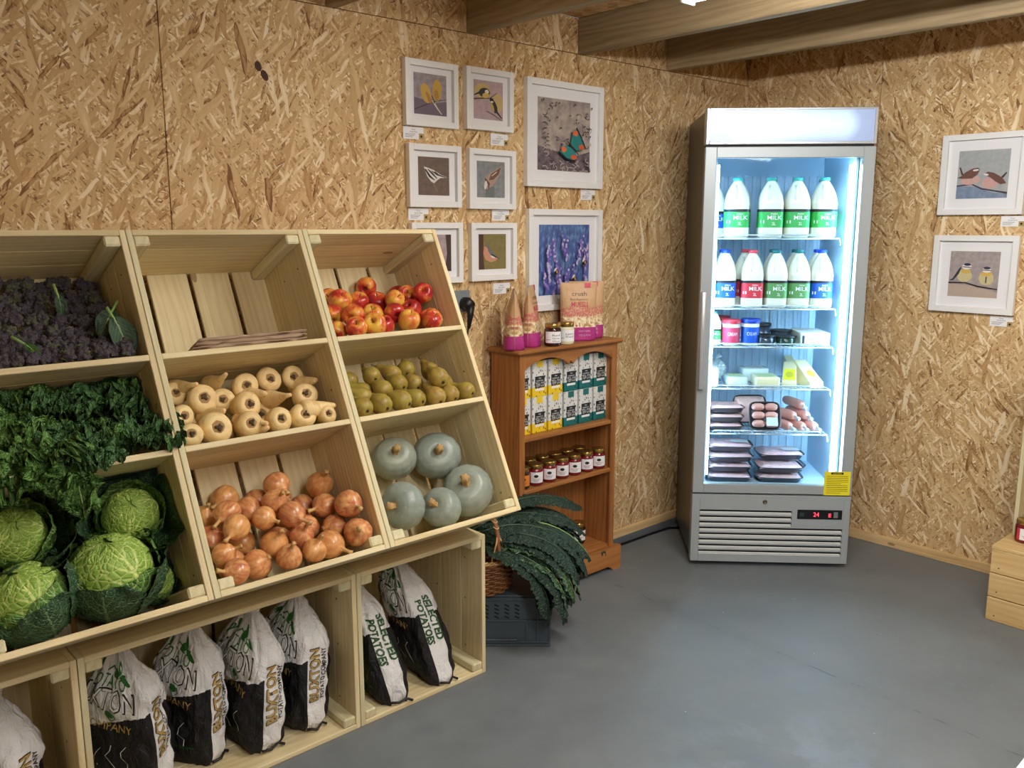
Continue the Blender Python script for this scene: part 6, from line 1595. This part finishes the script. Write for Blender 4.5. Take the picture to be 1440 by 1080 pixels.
tray('dark tray leaning behind the upright sausage tray', ft(0.275, 0.24, SHZ[4] + 0.075, 0.1, math.radians(62)), 0.15, 0.13, 0.024, 'pork', lab=False)
def roll(label, x, d, z, yaw, L, r, pitch=0.0):
    t = thing('sausage_meat_roll', label, 'sausage roll', matrix=ft(x, d, z + r, yaw, pitch), group='wrapped sausage meat rolls')
    obj('roll', tube_mesh('roll', [(0, 0, 0), (0, 0.006, 0), (0, 0.02, 0), (0, L * .5, 0.001), (0, L - .02, 0), (0, L - .006, 0), (0, L, 0)], [r * .5, r * .82, r, r * 1.02, r, r * .82, r * .4], 14), t, SAUS)
    obj('film_twist', tube_mesh('film_twist', [(0, 0.002, 0), (0.003, -0.014, -0.004), (-0.004, -0.026, -0.008)], [r * .3, r * .22, r * .5], 8), t, CLR)
for k, (x, d, dz, yw, L) in enumerate(((0.44, 0.142, 0, 0.45, 0.15), (0.496, 0.138, 0, 0.42, 0.15), (0.55, 0.138, 0, 0.4, 0.14), (0.462, 0.165, 0.043, 0.5, 0.15), (0.52, 0.165, 0.043, 0.35, 0.16), (0.50, 0.19, 0.086, 0.3, 0.15))):
    roll('pink wrapped sausage meat roll on the fifth shelf, ' + ('lower layer by the upright tray', 'lower layer in the middle', 'lower layer by the light strip', 'second layer', 'second layer by the light strip', 'topmost of the pile')[k], x, d, SHZ[4] + 0.002 + dz, yw, L, 0.021)
for k in range(4): tray('mince tray in the stack at the handle end of the fridge floor, ' + ('bottom', 'second', 'third', 'top')[k] + ' of four', ft(0.178, 0.165 + 0.006 * (k % 2), 0.354 + 0.046 * k, 0.04 * (k % 3 - 1)), 0.205, 0.15, 0.025, 'mince', 'mince trays on the fridge floor', lab=k > 1)
for k in range(3): tray('mince tray in the middle stack on the fridge floor, ' + ('bottom', 'middle', 'top')[k] + ' of three', ft(0.40 + 0.012 * (k == 2), 0.165 + 0.05 * (k == 2), 0.354 + 0.046 * k, 0.05 * (k - 1)), 0.205, 0.15, 0.025, 'mince', 'mince trays on the fridge floor', lab=k == 2)
tray('mince tray at the back of the fridge floor behind the middle stack', ft(0.46, 0.345, 0.354), 0.2, 0.15, 0.03, 'mince', 'mince trays on the fridge floor', lab=False)
# lead on the floor by the wall
tag(obj('power_lead', tube_mesh('power_lead', [(2.80, LW - 0.03, 0.006), (3.0, LW - 0.032, 0.006), (3.2, LW - 0.034, 0.006), (3.33, LW - 0.04, 0.006), (3.40, LW - 0.10, 0.006)], 0.0055, 8), None, BLACK), 'black power lead running along the floor to the fridge', 'cable')

# ------------------------------------------------------------------ paper bags on the empty shelf
BAGM = plain('brown_paper', rgb(182, 156, 130), 0.7, var=0.1, scale=25)
def paper_bag(label, k):
    x0, x1 = 0.865 + 0.012 * k, 1.205 + 0.006 * k
    M = UNITS[1].matrix_world if False else tilted(UX[1][0])
    t = thing('paper_bag', label, 'paper bag', group='flat paper bags', matrix=M @ Matrix.Translation((0, 0, SH[2] + 0.001 + 0.0125 * k)))
    a, b = x0 - UX[1][0], x1 - UX[1][0] - 0.02
    def fn(u, v, top=1):
        x = a + (b - a) * u; y = 0.004 + 0.006 * k + 0.2 * v + 0.004 * mnoise.noise(Vector((u * 6, k, top)))
        e = min(1, 8 * min(u, 1 - u, v + 0.03, 1 - v))
        z = (0.0062 + 0.005 * top * e + 0.003 * mnoise.noise(Vector((u * 9, v * 5, k + 0.5 * top))))
        return Vector((x, y, max(0.0004, z)))
    V1, F1, _ = grid(lambda u, v: fn(u, v, 1), 40, 14); V2, F2, _ = grid(lambda u, v: fn(u, v, -1), 40, 14)
    F2 = [tuple(reversed(f)) for f in F2]
    w = 41; n = len(V1); rim = list(range(w)) + [j * w + w - 1 for j in range(1, 15)] + [14 * w + i for i in range(w - 2, -1, -1)] + [j * w for j in range(13, 0, -1)]
    side = [(rim[i], n + rim[i], n + rim[(i + 1) % len(rim)], rim[(i + 1) % len(rim)]) for i in range(len(rim))]
    V, Fc = merge((V1, F1), (V2, F2)); obj('sheet', mesh('sheet', V, Fc + side, True), t, BAGM)
    obj('folded_lip', tube_mesh('folded_lip', [fn(u, 0.0, 1) + Vector((0, -0.001, 0)) for u in [i / 12 for i in range(13)]], 0.0012, 5), t, BAGM)
for k, w_ in enumerate(('bottom', 'middle', 'top')): paper_bag('flat brown paper bag on the otherwise empty shelf, ' + w_ + ' of the pile', k)

# ------------------------------------------------------------------ grey plastic crate, basket and black kale
PCR = plain('grey_plastic', rgb(66, 78, 88), 0.45, var=0.04, scale=10); PCD = plain('crate_hole_shade', rgb(14, 16, 20), 0.7)
HC = 0.193
pc = thing('plastic_crate', 'dark grey plastic crate under the wicker basket beside the potato crates', 'crate', (2.032 - 0.741 * 0.178 + 0.671 * 0.13, 2.04 + 0.671 * 0.178 + 0.741 * 0.13, 0), (0, 0, math.radians(-42.2)))
w2, d2 = 0.178, 0.13
box('top_plate', (-w2 + .004, -d2 + .004, HC - 0.008), (w2 - .004, d2 - .004, HC), PCR, pc, bev=0.002)
for nm, lo, hi in (('wall', (-w2 + .004, -d2 + .004, 0), (w2 - .004, -d2 + .010, HC - .008)), ('wall', (-w2 + .004, d2 - .010, 0), (w2 - .004, d2 - .004, HC - .008)), ('wall', (-w2 + .004, -d2 + .010, 0), (-w2 + .010, d2 - .010, HC - .008)), ('wall', (w2 - .010, -d2 + .010, 0), (w2 - .004, d2 - .010, HC - .008))): box(nm, lo, hi, PCR, pc)
for z0, z1 in ((0.0, 0.008), (0.014, 0.020), (0.094, 0.101), (HC - 0.02, HC - 0.008)):
    box('rib', (-w2, -d2, z0), (w2, -d2 + .005, z1), PCR, pc, bev=0.001); box('rib', (w2 - .005, -d2 + .005, z0), (w2, d2, z1), PCR, pc, bev=0.001)
for x in (-w2, 0.09, w2 - 0.05, w2 - 0.006): box('upright_rib', (x, -d2, 0.02), (x + 0.006, -d2 + .005, HC - 0.02 if x != 0.09 else 0.094), PCR, pc, bev=0.001)
for y in (-d2 + .005, -0.03, 0.06, d2 - .008): box('upright_rib', (w2 - .005, y, 0.02), (w2, y + 0.006, HC - 0.02), PCR, pc, bev=0.001)
for cx in range(7):
    for cz in range(4):
        x = -0.165 + cx * 0.036; z = 0.155 - cz * 0.0145
        if x + .02 > w2 - .05: continue
        flat('slot_shade', [(x, z), (x + 0.016, z - 0.007), (x + 0.016, z - 0.0005), (x, z + 0.0065)], pc, PCD, lambda a, b: (a, -d2 + .0036, b))  # near-black flat: the shade inside an open hole put into colour
box('hand_lip', (-0.06, -d2 - 0.004, 0.022), (0.06, -d2 + .004, 0.030), PCR, pc, bev=0.003)

WICK = plain('wicker', rgb(136, 88, 52), 0.5, var=0.3, scale=60); WICK_L = plain('pale_wicker', rgb(196, 158, 104), 0.5, var=0.2, scale=60)
BX, BY, BZ = 1.905, 2.265, HC + 0.001
bk = thing('wicker_basket', 'brown wicker basket with a wrapped hoop handle on the grey plastic crate', 'basket', (BX, BY, BZ))
RX, RY, BH_ = 0.118, 0.118, 0.125
def rad(z): return 0.80 + 0.2 * min(1, z / BH_) ** 0.8
parts = []
NS = 26
stakes = [tube([(RX * rad(z) * math.cos(a), RY * rad(z) * math.sin(a), z) for z in (0.0, .03, .06, .09, .125)], 0.0028, 5) for a in [2 * math.pi * k / NS for k in range(NS)]]
obj('stakes', mesh('stakes', *merge(*stakes), True), bk, WICK)['kind'] = 'stuff'
rows = []
for r in range(13):
    z = 0.006 + r * 0.0092; pts = []
    for k in range(NS * 4 + 1):
        a = 2 * math.pi * k / (NS * 4); wv = 0.0042 * math.cos(a * NS / 2 + math.pi * r) ; pts.append(((RX * rad(z) + wv) * math.cos(a), (RY * rad(z) + wv) * math.sin(a), z))
    rows.append(tube(pts, 0.0046, 5, cap=False))
obj('weave', mesh('weave', *merge(*rows), True), bk, WICK)['kind'] = 'stuff'
rim = []
for s_ in range(3):
    pts = [((RX * 1.02 + 0.005 * math.cos(a * 14 + s_ * 2.1)) * math.cos(a), (RY * 1.02 + 0.005 * math.cos(a * 14 + s_ * 2.1)) * math.sin(a), BH_ + 0.004 + 0.005 * math.sin(a * 14 + s_ * 2.1)) for a in [2 * math.pi * k / 120 for k in range(121)]]
    rim.append(tube(pts, 0.0042, 5, cap=False))
obj('rim', mesh('rim', *merge(*rim), True), bk, WICK_L)
obj('bottom', lathe_mesh('bottom', [(0.001, 0.001), (0.8, 0.001), (0.8, 0.006), (0.001, 0.006)], 28, lambda r, z, a: (RX * r * math.cos(a), RY * r * math.sin(a), z)), bk, WICK)
HY = -RY * 0.98
hoop = [(-0.018, RY * 0.98 * math.cos(t_) * -1, BH_ + 0.0 + 0.215 * math.sin(t_) ** 0.75) for t_ in [math.pi * k / 24 for k in range(25)]]
obj('handle', tube_mesh('handle', hoop, 0.0075, 8), bk, WICK)
wrap_ = [tube([(hoop[i][0] + 0.0088 * math.cos(a), hoop[i][1] + 0.0088 * math.sin(a) , hoop[i][2] + 0.004 * math.sin(a)) for a in [2 * math.pi * k / 10 for k in range(11)]], 0.0025, 4, cap=False) for i in range(4, 21)]
obj('handle_wrapping', mesh('handle_wrapping', *merge(*wrap_), True), bk, WICK_L)['kind'] = 'stuff'
for sx in (-1, 1): obj('handle_stay', tube_mesh('handle_stay', [(hoop[3][0], hoop[3][1], hoop[3][2]), (hoop[3][0] + sx * 0.012, hoop[2][1] - 0.004, hoop[2][2]), (hoop[1][0] + sx * 0.03, HY * 1.0 + 0.006, BH_ + 0.012)], 0.003, 6), bk, WICK_L)

def nero_leaf(label, base, head, el, droop, L, W, seed, back):
    t = thing('black_kale_leaf', label, 'kale', loc=base, group='black kale leaves in the basket')
    N = 110; p = Vector((0, 0, 0)); path = []; e = el; hd = head
    q = random.Random(seed); hk = q.uniform(-0.3, 0.1)
    for i in range(N + 1):
        f = i / N; tdir = Vector((math.cos(e) * math.cos(hd), math.cos(e) * math.sin(hd), math.sin(e)))
        side = Vector((-math.sin(hd), math.cos(hd), 0)); nrm = side.cross(tdir) * -1
        path.append((p.copy(), tdir, side, nrm)); p += tdir * (L / N); e = el - droop * (f ** 1.25); hd = head + hk * f
    tw = q.uniform(-0.5, 0.5)
    def fn(u, v):
        i = min(N, int(v * N)); p0, td, sd, nr = path[i]
        a = (u - 0.5) * 2
        s0 = 0.16
        wid = W * (0.10 if v < 0.05 else (min(1, 0.2 + (v - 0.05) / s0)) * (1 - max(0, (v - 0.82) / 0.18) ** 2 * 0.75))
        n1 = mnoise.noise(Vector((a * 2.6, v * 30, seed))); n2 = mnoise.noise(Vector((a * 5, v * 62, seed + 5)))
        curlb = 0.35 * wid * a * a * (1 if not back else 0.5)
        ro = tw * v; s2 = sd * math.cos(ro) + nr * math.sin(ro); n2v = nr * math.cos(ro) - sd * math.sin(ro)
        return p0 + s2 * (a * wid + 0.003 * n2) + n2v * (-curlb + 0.008 * n1 * (0.3 + abs(a)) + 0.005 * n2)
    V, Fc, UV = grid(fn, 20, 110)
    obj('blade', mesh('blade', V, Fc, True, uv=UV), t, NERO_BACK if back else NERO)
    obj('midrib', tube_mesh('midrib', [pp[0] + pp[3] * 0.003 for pp in path[::10]], [0.0045 * (1 - 0.85 * k / 11) for k in range(len(path[::10]))], 6), t, KALE_STEM if (back or seed % 9 == 0) else plain('dark_midrib', rgb(52, 74, 54), 0.5))
qn = random.Random(12)
for i in range(40):
    f = i / 39
    back = i in (31, 34, 37)
    head = math.radians(-6 - 52 * f + qn.uniform(-7, 7))
    el = math.radians(24 - 16 * f + qn.uniform(-7, 7)); droop = math.radians(78 + 40 * f + qn.uniform(-14, 14))
    L = 0.52 - 0.11 * f + qn.uniform(-0.04, 0.03)
    base = (1.83 + 0.05 * qn.random() + 0.02 * f, 2.285 - 0.08 * f + qn.uniform(-.02, .02), 0.40 - 0.055 * f + 0.035 * qn.random())
    where = 'uppermost in the bunch' if f < 0.3 else 'in the middle of the bunch' if f < 0.65 else 'low over the plastic crate'
    nero_leaf('pale-veined underside of a black kale leaf hanging over the plastic crate' if back else 'long dark crinkled black kale leaf, ' + where, base, head, el, droop, L, 0.040 + 0.006 * qn.random(), i, back)

# ------------------------------------------------------------------ right-hand display: low box, leaning crate and a jar
lb = thing('slatted_box', 'low pine box of three wide boards by the end wall', 'box', (3.42, 1.09, 0))
PB = wood_material('knotty_pine', rgb(222, 192, 138), rgb(206, 172, 116), rgb(180, 142, 88), 0.55)
for k in range(3):
    z0 = 0.0 + k * 0.0945
    board('front_board', (0, -0.62, z0), (0.016, 0, z0 + 0.091), PB, lb, bev=0.002)
    board('end_board', (0.016, -0.016, z0), (0.44, 0.0, z0 + 0.091), PB, lb, bev=0.002); board('end_board', (0.016, -0.62, z0), (0.44, -0.604, z0 + 0.091), PB, lb, bev=0.002)
    for y in (-0.03, -0.2, -0.58): obj('nail', lathe_mesh('nail', [(0.003, 0), (0.003, .0006)], 8), lb, SCREW, loc=(-0.0004, y, z0 + 0.022), rot=(0, -math.pi / 2, 0)); 
for k in range(4): board('top_board', (0.0 + k * 0.111, -0.622, 0.2805), (0.109 + k * 0.111, 0.002, 0.2945), PB, lb, bev=0.002)
rt = Matrix(((0, 1, 0), (-1, 0, 0), (0, 0, 1))).to_4x4()
crate('shelf_crate', 'upright pine shelf crate standing on the low box by the end wall', 0.49, 0.66, 0.262, Matrix.Translation((3.592, 1.08, 0.2955)) @ rt, None, shelves=(0.33,))
jp = onz(1438, 752, 0.295)
jar('red jam jar with a gold lid standing on the low pine box', (3.548, onx(1440, 745, 3.548).y - 0.004, 0.295), 0.034, 0.088, JAM, CARD, math.radians(-60))
# corner of a white carton standing on the floor near the viewer
a, b = onz(1429, 1080, 0.32), onz(1440, 1066, 0.32)
e = (b - a).normalized(); pp = Vector((-e.y, e.x, 0)); 
if pp.dot(_R) < 0: pp = -pp
ang = math.atan2(e.y, e.x)
wc = thing('white_carton', 'white carton with one top corner showing at the floor edge', 'carton', loc=(a.x, a.y, 0), rot=(0, 0, ang))
sg = 1 if (Matrix.Rotation(-ang, 3, 'Z') @ pp).y > 0 else -1
ys = sorted((0, sg * 0.25))
box('carton', (-0.2, ys[0], 0), (0.12, ys[1], 0.318), plain('carton_white', rgb(226, 224, 226), 0.6), wc, bev=0.006, seg=2)
box('lid_edge', (-0.202, ys[0] - .002, 0.29), (0.122, ys[1] + .002, 0.32), plain('carton_white', rgb(226, 224, 226)), wc, bev=0.004, seg=2)
